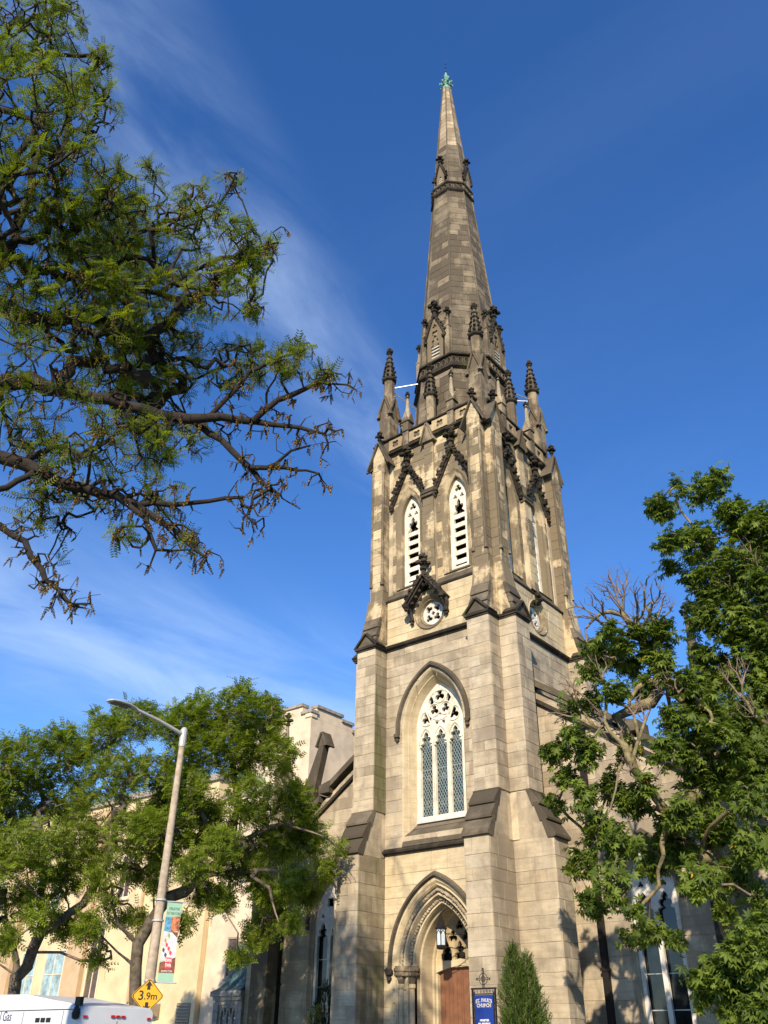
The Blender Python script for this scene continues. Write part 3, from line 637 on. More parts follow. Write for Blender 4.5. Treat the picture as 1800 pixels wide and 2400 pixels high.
MB().tube([(0, 0, 55.8), (0, 0, 57.7)], [.03, .012], 5).link('lightning_rod', 'iron', fo); rr_ = MB(); [rr_.blob((0, 0, z), .06, rn) for z in (56.0, 56.5, 56.9)]; rr_.link('rod_beads', 'iron', fo)
# ---- great window over the door
b = MB(); loft_arch(b, f0, 0, 11.45, [(1.345, 2.08, 3.015, 7.6), (1.30, 2.02, 2.97, 7.6), (1.22, 1.92, 2.80, 7.6), (1.19, 1.88, 2.80, 7.6), (1.18, 1.86, 2.76, 7.6), (1.06, 1.70, 2.50, 7.6), (1.04, 1.68, 2.2, 7.6)], 14)
wo_ = b.link('great_window', 'cream', ch)
j = MB()          # voussoir and jamb joints are real grooves: thin recessed strips
h = MB(); loft_arch(h, f0, 0, 11.45, [(1.62, 2.36, 2.96, 11.3), (1.62, 2.36, 3.06, 11.3), (1.56, 2.29, 3.13, 11.3), (1.48, 2.20, 3.12, 11.3), (1.45, 2.16, 3.03, 11.3), (1.44, 2.15, 2.96, 11.3)], 14, .5, True)
for s in (-1, 1): h.blob(f0(s*1.53, 3.08, 11.26), .13, rn, (1, .9, 1)); h.blob(f0(s*1.53, 3.06, 11.12), .09, rn)
h.link('hood_mould', 'slab', wo_)
lw, lz0, lzs, lh = .505, 8.42, 10.88, .52; lcs = (-.64, 0, .64)
fr = [arch(0, 11.45, 1.06, 1.70, 8.2, 14)]+[lancet(c, lw, lz0, lzs, lh) for c in lcs]
fr += [foil(-.60, 11.86, .24), foil(.60, 11.86, .24), foil(0, 12.64, .235), foil(-.25, 12.12, .205, 3, R(210)), foil(.25, 12.12, .205, 3, R(-30))]
def kite(cx, cz, w, hh, lean): return [(cx-w, cz), (cx-w*.5+lean, cz-hh*.6), (cx+lean, cz-hh), (cx+w, cz-hh*.1), (cx+w*.6, cz+hh*.6), (cx-lean, cz+hh), (cx-w*.6, cz+hh*.6)]
fr += [kite(-.385, 12.46, .11, .25, .05), [(2*0-x, z) for x, z in reversed(kite(-.385, 12.46, .11, .25, .05))]]
fr += [[(-.22, 11.70), (-.17, 11.48), (-.06, 11.68)], [(.06, 11.68), (.17, 11.48), (.22, 11.70)], [(-.06, 11.98), (0, 11.86), (.06, 11.98)]]
plate('tracery', fr, f0, 2.44, .12, 'white', wo_)
rb_ = MB()
for c in lcs:
    for s in (-1, 1): rb_.tube([f0(c+s*(lw/2+.035), 2.50, 8.3), f0(c+s*(lw/2+.035), 2.50, 10.95)], .016, 6)
    P = rise_pts(c, 10.95, lw/2+.05, .56, 8); rb_.tube([f0(x, 2.52, z) for x, z in P]+[f0(2*c-x, 2.52, z) for x, z in reversed(P[:-1])], .022, 6)
    for s in (-1, 1): rb_.blob(f0(c+s*.235, 2.51, 10.86), .05, rn)
for cx_c, cz_c, r in ((-.60, 11.86, .27), (.60, 11.86, .27), (0, 12.62, .26), (-.25, 12.12, .24), (.25, 12.12, .24), (0, 12.28, .56)):
    rb_.tube([f0(x, 2.515, z) for x, z in circle(cx_c, cz_c, r, 20)+circle(cx_c, cz_c, r, 20)[:1]], .02, 5, .5, False)
for s in (-1, 1): rb_.tube([f0(s*.33, 2.52, z) for z in (8.3, 11.3)]+[f0(s*.42, 2.52, 11.7), f0(s*.66, 2.52, 12.25)], .03, 6)
rb_.link('tracery_moulding', 'white', wo_)
for i, c in enumerate(lcs):
    MB().mbox(f0, c-lw/2-.02, c+lw/2+.02, 2.345, 2.355, 8.3, 11.5).link('pane', 'glass', wo_)
    cm_ = MB(); dx, dz = .11, .19
    def seg(u0, z0, u1, z1, w=.006): 
        L = math.hypot(u1-u0, z1-z0); nx, nz = -(z1-z0)/L*w, (u1-u0)/L*w
        cm_.prism([(u0-nx, z0-nz), (u1-nx, z1-nz), (u1+nx, z1+nz), (u0+nx, z0+nz)], lambda p, q, d: f0(p, d, q), 2.357, 2.368)
    x0, x1 = c-lw/2, c+lw/2; z0, z1 = 8.42, 11.3; kx = dz/dx
    for sgn in (1, -1):
        zz_ = z0-(lw)*kx
        while zz_ < z1+lw*kx:
            pts = []
            for (ua, ub) in ((x0, x1),):
                za_, zb_ = (zz_, zz_+lw*kx) if sgn > 0 else (zz_+lw*kx, zz_); t0, t1 = 0., 1.
                dzz = zb_-za_
                lo_, hi_ = sorted(((z0-za_)/dzz, (z1-za_)/dzz)); t0, t1 = max(0, lo_), min(1, hi_)
                if t1 > t0+.02: seg(ua+(ub-ua)*t0, za_+dzz*t0, ua+(ub-ua)*t1, za_+dzz*t1)
            zz_ += 2*dz*.5
    seg(x0, 10.05, x1, 10.05, .012)
    for zc in (10.95, 9.75, 8.85):
        for a in range(6): cm_.tube([f0(c+.075*cos(a*pi/3)+.03*cos(t), 2.368, zc+.085*sin(a*pi/3)+.035*sin(t)) for t in [2*pi*i_/6 for i_ in range(7)]], .006, 4, .5, False)
    cm_.link('lead_cames', 'lead', wo_)
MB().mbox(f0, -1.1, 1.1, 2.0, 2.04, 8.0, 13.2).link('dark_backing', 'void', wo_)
ws = MB(); ws.prism([(2.60, 8.20), (2.60, 8.26), (2.46, 8.42), (2.3, 8.42), (2.3, 8.2)], lambda p, q, w: f0(w, p, q), -1.03, 1.03); ws.link('window_sill', 'whitegrey', wo_)
# ---- portal
b = MB(); Z = 0
def PR(a, r, d): return (a, r, d, Z)
loft_arch(b, f0, 0, 3.85, [PR(1.82, 2.58, 3.015), PR(1.72, 2.42, 3.0), PR(1.66, 2.34, 2.93), PR(1.62, 2.30, 2.98), PR(1.57, 2.25, 2.92)], 16)
po_ = b.link('portal', 'cream', ch)
def order(name, rows, mat): x = MB(); loft_arch(x, f0, 0, 3.85, rows, 16); return x.link(name, mat, po_)
order('arch_order', [(1.57, 2.25, 2.92, 3.85), (1.54, 2.22, 2.80, 3.85), (1.44, 2.08, 2.80, 3.85), (1.42, 2.06, 2.86, 3.85), (1.36, 2.00, 2.86, 3.85), (1.33, 1.97, 2.78, 3.85), (1.30, 1.94, 2.64, 3.85), (1.22, 1.86, 2.60, 3.85), (1.20, 1.84, 2.66, 3.85), (1.14, 1.79, 2.66, 3.85), (1.11, 1.76, 2.56, 3.85)], 'cream')
order('arch_reveal', [(1.11, 1.76, 2.56, 0), (1.10, 1.74, 2.42, 0), (1.06, 1.69, 2.38, 0), (1.05, 1.68, 2.30, 0), (1.02, 1.66, 1.86, 0), (.98, 1.60, 1.80, 0), (.97, 1.58, 1.72, 0), (.92, 1.52, 1.70, 0), (.90, 1.5, 1.58, 0)], 'cream')
for (a_, h_, d_, r_o) in ((1.49, 2.15, 2.865, .062), (1.26, 1.90, 2.68, .056)):       # bands of carved leaves
    lv = MB(); P = arch(0, 3.85, a_, h_, 3.85, 24)
    for i in range(len(P)-1):
        (xa, za_), (xb, zb_) = P[i], P[i+1]; n = max(1, int(math.hypot(xb-xa, zb_-za_)/.055))
        for q in range(n): t = (q+.5)/n; lv.blob(f0(xa+(xb-xa)*t+rn.uniform(-.02, .02), d_+rn.uniform(0, .03), za_+(zb_-za_)*t), r_o, rn)
    lv.link('leaf_carving', 'low', po_, 'stuff')
hd_ = MB(); loft_arch(hd_, f0, 0, 3.85, [(1.90, 2.70, 2.96, 3.75), (1.90, 2.70, 3.06, 3.75), (1.86, 2.64, 3.13, 3.75), (1.80, 2.56, 3.12, 3.75), (1.77, 2.52, 3.02, 3.75), (1.76, 2.5, 2.96, 3.75)], 16, .5, True); hd_.link('hood_mould', 'slab', po_)
for s in (-1, 1):
    st = MB(); st.blob(f0(s*1.85, 3.06, 3.68), .15, rn); st.blob(f0(s*1.85, 3.04, 3.5), .10, rn); st.link('label_stop', 'soot', po_)
    cp = MB()
    for (uc, dc) in ((1.52, 2.84), (1.24, 2.64)):
        x, y, _ = f0(s*uc, dc, 0)
        cp.lathe((x, y, 0), [(.10, 3.36), (.16, 3.56), (.22, 3.70), (.25, 3.72), (.25, 3.80), (.21, 3.83), (.21, 3.86)], 10)
        for a in range(10): cp.blob((x+.18*cos(a*pi/5), y+.18*sin(a*pi/5), 3.62), .07, rn)
    cp.link('capital', 'pinn', po_)
    for (uc, dc) in ((1.52, 2.84), (1.24, 2.64)):
        x, y, _ = f0(s*uc, dc, 0); c_ = MB(); c_.lathe((x, y, 0), [(.14, 0), (.14, .25), (.09, .35), (.085, 3.22), (.12, 3.26), (.12, 3.34), (.09, 3.38)], 10); c_.link('shaft', 'cream', po_)
    bs = MB()
    for (uc, dc) in ((1.70, 2.98), (1.385, 2.80)):
        bs.mbox(f0, s*uc-.09, s*uc+.09, dc-.3, dc, 0, 3.6)
        for i in range(9): bs.blob(f0(s*uc, dc+.02, .35+i*.36), .05, rn)
    bs.link('ballflower_jamb', 'cream', po_)
# door leaves
for s in (-1, 1):
    d_ = MB(); pts = [(0.006*s, .02), (.885*s, .02), (.885*s, 3.74), (.66*s, 3.80), (.44*s, 3.85), (.22*s, 3.885), (.006*s, 3.90)]
    d_.prism(pts, lambda p, q, w: f0(p, w, q), 1.54, 1.60); dl = d_.link('door', 'door', po_)
    for i in range(5):
        u0 = s*(.07+i*.158); d2 = MB(); zt_ = 3.86-.16*((abs(u0)+.07)/.885)**2-.1; d2.mbox(f0, min(u0, u0+s*.150), max(u0, u0+s*.150), 1.598, 1.617, .35, zt_); d2.link('plank', 'door', po_)
tb = MB(); tb.prism([(-.95, 3.72), (-.66, 3.80), (-.44, 3.85), (0, 3.905), (.44, 3.85), (.66, 3.80), (.95, 3.72), (.95, 3.92), (0, 4.10), (-.95, 3.92)], lambda p, q, w: f0(p, w, q), 1.50, 1.745); tb.link('door_lintel', 'cream', po_)
ty = [arch(0, 3.9, .93, 1.50, 3.86, 14)]+[lancet(c, .40, 4.06, 4.2, .42) for c in (-.52, 0, .52)]+[foil(-.27, 4.74, .2), foil(.27, 4.74, .2), foil(0, 5.06, .16), foil(-.62, 4.7, .1), foil(.62, 4.7, .1)]
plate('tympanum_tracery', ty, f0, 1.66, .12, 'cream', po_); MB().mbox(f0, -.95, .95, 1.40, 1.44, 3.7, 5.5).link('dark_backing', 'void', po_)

# ---- nave front behind the tower
NV = Lazy('nave_wall', 'mortar'); SLP, RZ = .67, 14.75
NW = [Op(s*6.4, 5.55, .82, 1.62, 1.75) for s in (-1, 1)]
NZ = courses(0, 14.4, random.Random(5), .42, .58, (1.75, 5.55))
for s in (-1, 1):
    a, b = (3.0, 10.5) if s > 0 else (-10.5, -3.0)
    ashlar(NV.mb, f0, a, b, NZ, 1.10, 'low', NV, random.Random(17+s), NW, ((s*SLP, 1, RZ-.1),), lmin=.6, lmax=1.3, vis=.35, tv=(0, .8))
for x0 in (-10.48, 10.2):
    MB().box(x0, x0+.28, -1.0, 30, 0, 7.65).link('nave_side_wall', 'low', ch)
MB().box(-10.4, 10.4, 29.7, 29.95, 0, 7.6).link('nave_end_wall', 'low', ch); NV.mb.box(-10.3, 10.3, -.45, -.40, 0, 8)
nave = NV.link()
rf = MB()
for s in (-1, 1):
    rf.hexa([(0, -.75, 14.5), (s*10.9, -.75, 14.5-10.9*SLP), (s*10.9, 30, 14.5-10.9*SLP), (0, 30, 14.5), (0, -.75, 14.65), (s*10.9, -.75, 14.65-10.9*SLP), (s*10.9, 30, 14.65-10.9*SLP), (0, 30, 14.65)])
ro2 = rf.link('nave_roof', 'slate', ch)
MB().box(-.2, .2, 3.2, 30, 14.6, 14.85).link('roof_ridge', 'copper', ro2)
for s in (-1, 1):
    # coping and lower raking string with a kneeler step, copper flashing
    cp = MB(); X0, X1 = 3.0, 10.7
    zc = lambda x, o=0: RZ-SLP*abs(x)+o
    cp.prism([(s*3.0, zc(3)+.05), (s*6.35, zc(6.35)+.05), (s*6.35, zc(6.35)+.30), (s*3.0, zc(3)+.30)], lambda p, q, w: f0(p, w, q), .55, 1.34)
    cp.prism([(s*6.35, zc(6.35)-.16), (s*6.9, zc(6.35)-.16), (s*6.9, zc(6.35)+.16), (s*6.35, zc(6.35)+.30)], lambda p, q, w: f0(p, w, q), .55, 1.36)
    cp.prism([(s*6.9, zc(6.9)-.1), (s*10.8, zc(10.8)-.1), (s*10.8, zc(10.8)+.16), (s*6.9, zc(6.9)+.16)], lambda p, q, w: f0(p, w, q), .55, 1.32)
    cp.link('gable_coping', 'slab', ch)
    st = MB(); st.prism([(s*3.0, zc(3)-.55), (s*10.6, zc(10.6)-.55), (s*10.6, zc(10.6)-.40), (s*3.0, zc(3)-.40)], lambda p, q, w: f0(p, w, q), .9, 1.24); st.link('raking_string', 'soot', ch)
    MB().box(*sorted((s*6.25, s*4.9)), -.9, .3, zc(6.25)+.30, zc(6.25)+.42).link('copper_flashing', 'copper', ch)
    # steep weathered buttress head with small gablet
    if s < 0:
        hb = MB(); hb.prism([(s*7.75, 9.6), (s*7.75, 10.55), (s*6.98, 12.3), (s*6.70, 12.3), (s*7.35, 9.6)], lambda p, q, w: f0(p, w, q), 1.06, 1.38, .3); ho = hb.link('buttress_head', 'slab', ch)
        gablet(f0, s*6.82, .20, 12.28, .55, 1.0, 1.42, ho, 'slab', 0, .05, .07)
    # corner pinnacle standing on the nave buttress
    x, y = s*9.05, -1.25; p = MB(); p.box(x-.42, x+.42, y-.6, y+.6, 0, 9.3); p.box(x-.28, x+.28, y-.28, y+.28, 9.3, 11.6, .6); p.lathe((x, y, 11.6), [(.36, 0), (.36, .1), (.24, .2), (.07, 1.95)], 8, pi/8); pn = p.link('nave_pinnacle', 'pinn', ch)
    f_ = MB(); finial(f_, (x, y, 13.4), .72, rn); f_.link('finial', 'soot', pn)
    # lancet window of the nave
    cx = s*6.4; b = MB(); loft_arch(b, f0, cx, 5.55, [(.84, 1.64, 1.115, 1.6), (.76, 1.52, .98, 1.6), (.72, 1.47, .96, 1.6), (.70, 1.44, .70, 1.6)], 12); wn_ = b.link('nave_window', 'low', ch)
    hm = MB(); loft_arch(hm, f0, cx, 5.55, [(1.0, 1.86, 1.06, 5.4), (1.0, 1.86, 1.2, 5.4), (.9, 1.74, 1.22, 5.4), (.86, 1.68, 1.06, 5.4)], 12, .5, True); hm.link('hood_mould', 'slab', wn_)
    lts = [lancet(cx+q*.33, .52, 1.95, 5.1, .55) for q in (-1, 1)]
    plate('tracery', [arch(cx, 5.55, .71, 1.45, 1.75, 12)]+lts+[foil(cx, 6.32, .2, 4, pi/4), foil(cx-.36, 5.86, .1), foil(cx+.36, 5.86, .1)], f0, .86, .12, 'whitegrey', wn_)
    for q in (-1, 1):
        MB().mbox(f0, cx+q*.33-.27, cx+q*.33+.27, .74, .75, 1.8, 5.75).link('pane', 'darkglass', wn_)
        br = MB(); [br.mbox(f0, cx+q*.33-.26, cx+q*.33+.26, .752, .775, z, z+.03) for z in (2.6, 3.5, 4.4)]; br.link('glazing_bars', 'lead', wn_)
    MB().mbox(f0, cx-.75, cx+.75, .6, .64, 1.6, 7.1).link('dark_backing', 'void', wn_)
    MB().prism([(1.2, 1.62), (1.2, 1.7), (.85, 1.95), (.7, 1.95), (.7, 1.6)], lambda p, q, w: f0(w, p, q), cx-.8, cx+.8).link('window_sill', 'whitegrey', wn_)
    for px in ((4.75, 8.26) if s > 0 else (-8.69, -4.4)):
        dp = MB(); dp.box(px-.09, px+.09, -1.29, -1.115, .1, RZ-SLP*abs(px)-1.0); [dp.box(px-.13, px+.13, -1.31, -1.112, z, z+.07) for z in (1.5, 3.6, 5.7)]; dp.box(px-.2, px+.2, -1.36, -1.112, RZ-SLP*abs(px)-1.05, RZ-SLP*abs(px)-.7); dp.link('downpipe', 'iron', ch)
# ---- lay the stones: the 300 largest in view as pieces of their own, the rest joined
STONES.sort(key=lambda s: -s[0])
for (sz, vs, fs, t, mat, par) in STONES[:300]: MB().add(vs, fs, t).link('stone', mat, par.ob)
mats = sorted(set(s[4] for s in STONES)); allm = MB(); mi = []
for (sz, vs, fs, t, mat, par) in STONES[300:]: allm.add(vs, fs, t); mi += [mats.index(mat)]*len(fs)
me = allm.mesh('stonework'); [me.materials.append(M[x]) for x in mats]; me.polygons.foreach_set('material_index', mi)
put('stonework', me, None, ch, 'stuff')

# ---- lantern in the porch
LX, LY = -.02, -2.72
ln = thing('porch_lantern', 'black iron lantern with pale blue glass hanging in the church doorway', 'lantern', (LX, LY, 4.3))
b = MB(); b.lathe((LX, LY, 4.28), [(.10, 0), (.17, .03), (.17, .10), (.15, .12)], 6); b.link('base', 'iron', ln)
b = MB(); b.lathe((LX, LY, 4.40), [(.145, 0), (.155, .46)], 6); b.link('glass', 'lampglass', ln)
b = MB()
for j in range(6):
    a = j*pi/3; b.tube([(LX+.152*cos(a), LY+.152*sin(a), 4.39), (LX+.162*cos(a), LY+.162*sin(a), 4.87)], .016, 5)
    a2 = a+pi/3; p0 = Vector((LX+.16*cos(a), LY+.16*sin(a), 4.68)); p1 = Vector((LX+.16*cos(a2), LY+.16*sin(a2), 4.68)); md = (p0+p1)/2+Vector((0, 0, .13)); b.tube([p0, (p0+md)/2+Vector((0, 0, .04)), md, (p1+md)/2+Vector((0, 0, .04)), p1], .012, 4)
b.link('glazing_bar', 'iron', ln)
b = MB(); b.lathe((LX, LY, 4.86), [(.21, 0), (.21, .03), (.17, .06), (.04, .40), (.02, .48)], 6); b.link('cap', 'iron', ln)
def brk(pts, r): MB().tube(pts, r, 5).link('bracket', 'iron', ln)
brk([(LX+.1, LY, 4.72), (LX+.5, LY+.55, 4.72), (LX+.62, -1.72, 4.72)], .016); brk([(LX+.1, LY, 4.36), (LX+.45, LY+.5, 4.30), (LX+.62, -1.72, 4.45)], .014); brk([(LX, LY, 5.33), (LX+.05, LY+.15, 5.42)], .012)
# ---- notice board
SX, SY = 4.03, -6.66
M['blue'] = plain('blue_enamel', (.010, .034, .215), .35, 0, .06, 4)
M['signwhite'] = plain('white_lettering', (.82, .82, .80), .5, 0, .02, 4); M['faint'] = plain('faded_gold_lettering', (.10, .075, .12), .6, 0, .05, 4); M['gold'] = plain('dark_gold_lettering', (.16, .11, .05), .5, 0, .05, 4)
sg = thing('church_notice_board', 'blue church notice board in black iron frame topped by ringed cross', 'notice board', (SX, SY, 0))
ms = lambda u, d, z: (SX+u, SY-d, z)
MB().mbox(ms, -.27, .27, -.02, .02, 1.25, 2.78).link('board', 'blue', sg)
for s in (-1, 1):
    b = MB(); b.mbox(ms, s*.335-.018, s*.335+.018, -.018, .018, 0, 2.93); b.mbox(ms, s*.285-.01, s*.285+.01, -.012, .012, 1.2, 2.85); b.link('post', 'iron', sg)
b = MB(); b.mbox(ms, -.37, .37, -.02, .02, 2.90, 2.94); b.mbox(ms, -.35, .35, -.015, .015, 2.79, 2.815)
for z in (1.3, 1.7, 2.1, 2.45): [b.mbox(ms, s*.31-.04, s*.31+.04, -.02, .02, z, z+.03) for s in (-1, 1)]
for i in range(7):
    u = -.27+i*.09; b.tube([ms(u+.036*t*cos(t*9), .0, 2.853+.032*t*sin(t*9)) for t in [q/10 for q in range(2, 11)]], .007, 4)
b.link('iron_frame', 'iron', sg)
b = MB()
for o in (-.02, .02): b.mbox(ms, o-.006, o+.006, -.01, .01, 2.93, 3.36); b.mbox(ms, -.19, .19, -.01, .01, 3.13+o-.006, 3.13+o+.006)
for r in (.125, .06): b.tube([ms(x, 0, z) for x, z in circle(0, 3.13, r, 20)+circle(0, 3.13, r, 20)[:1]], .008, 5, .5, False)
b.blob(ms(0, 0, 3.36), .024, rn); [b.blob(ms(s*.19, 0, 3.13), .026, rn) for s in (-1, 1)]
b.link('ringed_cross', 'iron', sg)
text('lettering', "ST. PAUL'S", ms, 0, 2.665, .105, .0235, 'signwhite', sg, sx=.98, bold=.004, arc=.55); text('lettering', 'CHURCH', ms, 0, 2.55, .105, .0235, 'signwhite', sg, sx=.95, bold=.004)
text('lettering', "ST. PAUL'S", ms, 0, 2.665, .105, .028, 'gold', sg, sx=.98, bold=-.002, arc=.55); text('lettering', 'CHURCH', ms, 0, 2.55, .105, .028, 'gold', sg, sx=.95, bold=-.002)
text('lettering', 'MINISTER', ms, 0, 2.235, .062, .0235, 'signwhite', sg, bold=.0015); text('lettering', 'REV. FREDERICK', ms, -.01, 2.165, .058, .0235, 'signwhite', sg, sx=.85, bold=.0015); text('lettering', 'W. SHAFFER', ms, 0, 2.10, .058, .0235, 'signwhite', sg, sx=.9, bold=.0015)
# ------------------------------------------------------------------ ground, road, pavements
M['grass'] = plain('lawn', (.055, .085, .022), .95, 0, .3, 3, .6); M['asphalt'] = plain('asphalt', (.05, .05, .052), .9, 0, .2, 9, .4)
M['concrete'] = plain('concrete_paving', (.36, .34, .31), .9, 0, .12, 2, .2); M['kerb'] = plain('concrete_kerb', (.42, .40, .37), .9, 0, .12, 3, .2); M['linepaint'] = plain('road_paint', (.75, .75, .72), .8, 0, .1, 6)
def sheet(name, x0, x1, y0, y1, z, mat, z2=None): b = MB(); b.box(x0, x1, y0, y1, z2 if z2 is not None else z-.05, z); return tag(b.link(name, mat), kind='structure')
sheet('ground', -1500, 1500, -1500, 1500, -.19, 'grass', -.6)
sheet('lawn', -12.5, 40, -6.6, 60, 0, 'grass', -.3)
sheet('road', -300, 300, -23.0, -11.0, -.14, 'asphalt', -.25); sheet('pavement', -300, 300, -10.8, -6.6, -.004, 'concrete', -.3); sheet('pavement', -300, 300, -31, -23.2, -.004, 'concrete', -.3)
sheet('kerb', -300, 300, -11.0, -10.8, 0, 'kerb', -.3); sheet('kerb', -300, 300, -23.2, -23.0, 0, 'kerb', -.3)
sheet('path', -1.6, 1.6, -6.6, -3.0, .004, 'concrete', -.2); sheet('forecourt', -80, -12.5, -6.6, 2.0, -.002, 'concrete', -.3)
for i in range(-20, 20): sheet('lane_line', i*6, i*6+3, -17.06, -16.94, -.136, 'linepaint', -.145)

# ------------------------------------------------------------------ buildings beyond the church
M['yellow'] = plain('yellow_painted_stucco', (.62, .50, .305), .85, 0, .09, .9, .15); M['beige'] = plain('pale_limestone_facade', (.66, .54, .40), .9, 0, .10, 1.2, .15)
M['tan'] = plain('tan_pilaster_stucco', (.50, .36, .22), .85, 0, .08, 2); M['coping'] = plain('grey_stone_coping', (.30, .27, .23), .9, 0, .2, 3)
M['cream2'] = plain('cream_window_trim', (.70, .60, .44), .8, 0, .05, 4); M['louvre'] = plain('grey_louvre_metal', (.34, .29, .22), .5, .3, .1, 6); M['brownpane'] = plain('brown_curtained_glass', (.10, .06, .045), .2, 0, .3, 3, 0, .5); M['bluepane'] = plain('pale_reflecting_glass', (.30, .42, .46), .15, 0, .3, 2, 0, .6)
YB = thing('yellow_building', 'long yellow stuccoed building with tan pilasters behind the street trees', 'building', (-31, 2, 0))
fy = lambda u, d, z: (u, 2-d, z)
MB().box(-46, -17.0, 2.0, 16, -.2, 13.2).link('wall', 'yellow', YB)
MB().box(-46.2, -16.9, 1.85, 16.1, 13.2, 13.5).link('parapet_coping', 'coping', YB); MB().box(-46, -17.1, 3, 15, 13.5, 14.0).link('roof', 'copper', YB)
for x in (-26.7, -33.5, -40.5): MB().box(x-.75, x+.75, 1.72, 2.02, -.2, 12.9).link('pilaster', 'tan', YB)
def window(par, m, u, z, w, h, pane, frame='cream2', bars=True):
    b = MB()
    for (a0, a1, c0, c1) in ((u-w/2-.08, u-w/2, z-.08, z+h+.08), (u+w/2, u+w/2+.08, z-.08, z+h+.08), (u-w/2, u+w/2, z-.10, z), (u-w/2, u+w/2, z+h, z+h+.08)): b.mbox(m, a0, a1, -.05, .07, c0, c1)
    if bars: b.mbox(m, u-.025, u+.025, .0, .05, z, z+h); b.mbox(m, u-w/2, u+w/2, .003, .047, z+h*.5-.02, z+h*.5+.02)
    wnd = b.link('window', frame, par); MB().mbox(m, u-w/2, u+w/2, -.02, .015, z, z+h).link('pane', pane, wnd); MB().mbox(m, u-w/2-.12, u+w/2+.12, .0, .14, z-.17, z-.10).link('sill', frame, wnd)
for u, z, w, h, pn in ((-25.1, 3.5, 1.0, 3.6, 'brownpane'), (-28.7, 3.7, 1.7, 2.2, 'bluepane'), (-31.2, 3.7, 1.4, 2.2, 'bluepane'), (-29.8, 8.0, .9, 1.8, 'bluepane'), (-31.6, 8.0, .9, 1.8, 'bluepane'), (-36, 3.7, 1.6, 2.2, 'bluepane'), (-36, 8, 1.2, 1.9, 'bluepane'), (-23.6, 8.2, .9, 2.0, 'brownpane'), (-38.5, 8, 1.2, 1.9, 'bluepane')):
    window(YB, fy, u, z, w, h, pn)
b = MB(); b.mbox(fy, -21.95, -21.80, .0, .12, 3.4, 11.5); b.link('downpipe', 'tan', YB)
def louvre(par, m, u, z, w, h):
    b = MB(); b.mbox(m, u-w/2, u+w/2, -.02, .01, z, z+h); o = b.link('louvre_vent', 'brownpane', par); n = max(4, int(h/.12))
    for i in range(n): zz_ = z+h*(i+.1)/n; MB().hexa([m(u-w/2, .01, zz_+.05), m(u+w/2, .01, zz_+.05), m(u+w/2, .05, zz_), m(u-w/2, .05, zz_), m(u-w/2, .01, zz_+.075), m(u+w/2, .01, zz_+.075), m(u+w/2, .05, zz_+.025), m(u-w/2, .05, zz_+.025)]).link('louvre_blade', 'louvre', o)
louvre(YB, fy, -17.75, 1.3, .95, 2.0); louvre(YB, fy, -23.4, 2.4, .9, .85); louvre(YB, fy, -21.6, 2.4, .75, .85); louvre(YB, fy, -17.2+.0-.75, 8.2, .8, 1.6)
b = MB(); b.mbox(fy, -19.75, -19.40, 0, .10, 2.7, 3.3); b.hexa([fy(-19.78, .1, 2.75), fy(-19.38, .1, 2.75), fy(-19.38, .55, 2.95), fy(-19.78, .55, 2.95), fy(-19.78, .1, 3.15), fy(-19.38, .1, 3.15), fy(-19.38, .5, 3.3), fy(-19.78, .5, 3.3)]); b.link('floodlight', 'louvre', YB)
CB = thing('castellated_building', 'pale limestone building with battlemented parapet left of church spire', 'building', (-16.5, 9, 0))
MB().box(-19.5, -13.87, 5.2, 13, -.2, 16.95).link('wall', 'beige', CB)
fc, fr_ = (lambda u, d, z: (u, 5.2-d, z)), (lambda u, d, z: (-13.87+d, u, z))
for m_, segs in ((fc, ((-19.5, -17.6, 17.2), (-17.6, -16.2, 16.95), (-16.2, -14.55, 17.45), (-14.55, -13.81, 16.98))), (fr_, ((5.14, 5.62, 16.985), (5.62, 7.7, 17.35), (7.7, 8.6, 17.1), (8.6, 9.8, 16.7)))):
    for (a, c, z) in segs:
        MB().mbox(m_, a, c, -.4, 0.004, 16.75, z).link('battlement', 'beige', CB); MB().mbox(m_, a-.05, c+.05, -.45, .10, z, z+.16).link('battlement_coping', 'coping', CB)
fw_ = lambda u, d, z: (u, 2.3-d, z)
MB().box(-16.98, -12.3, 2.3, 5.19, -.2, 12.2).link('front_wing', 'beige', CB); MB().box(-17.0, -12.2, 2.2, 5.19, 12.2, 12.45).link('wing_coping', 'coping', CB)
window(CB, fw_, -15.15, 4.3, .5, 1.5, 'brownpane', 'coping', False); window(CB, fw_, -14.6, 8.4, .6, 1.6, 'brownpane', 'coping', False)

# stone cloister porch at the church's left corner
PX = -11.3
pc = thing('side_porch', 'small grey stone porch with flared copper roof and pierced lattice screen', 'porch', (PX, -.6, 0))
fp = lambda u, d, z: (u, -1.1-d, z)
M['greystone'] = plain('grey_weathered_stone', (.24, .235, .225), .85, 0, .2, 5, .4)
for x in (-11.95, -10.62): MB().box(x-.14, x+.14, -1.24, -.96, 0, 3.1).link('post', 'greystone', pc)
b = MB(); b.mbox(fp, -12.25, -10.5, -.2, .22, 3.30, 3.48); b.mbox(fp, -12.12, -10.52, -.18, .16, 3.16, 3.30); b.mbox(fp, -12.05, -10.53, -.15, .1, 3.02, 3.16); [b.mbox(fp, -12.0+i*.12, -11.94+i*.12, .1, .15, 3.2, 3.27) for i in range(12)]; b.link('cornice', 'greystone', pc)
lat = [[(-11.84, .9), (-10.74, .9), (-10.74, 3.02), (-11.84, 3.02)]]
for i in range(3):
    for j in range(3):
        cx, cz = -11.62+i*.33, 1.25+j*.66
        lat.append([(cx, cz-.29), (cx+.075, cz-.13), (cx+.055, cz-.05), (cx+.105, cz), (cx+.055, cz+.05), (cx+.075, cz+.13), (cx, cz+.29), (cx-.075, cz+.13), (cx-.055, cz+.05), (cx-.105, cz), (cx-.055, cz-.05), (cx-.075, cz-.13)])
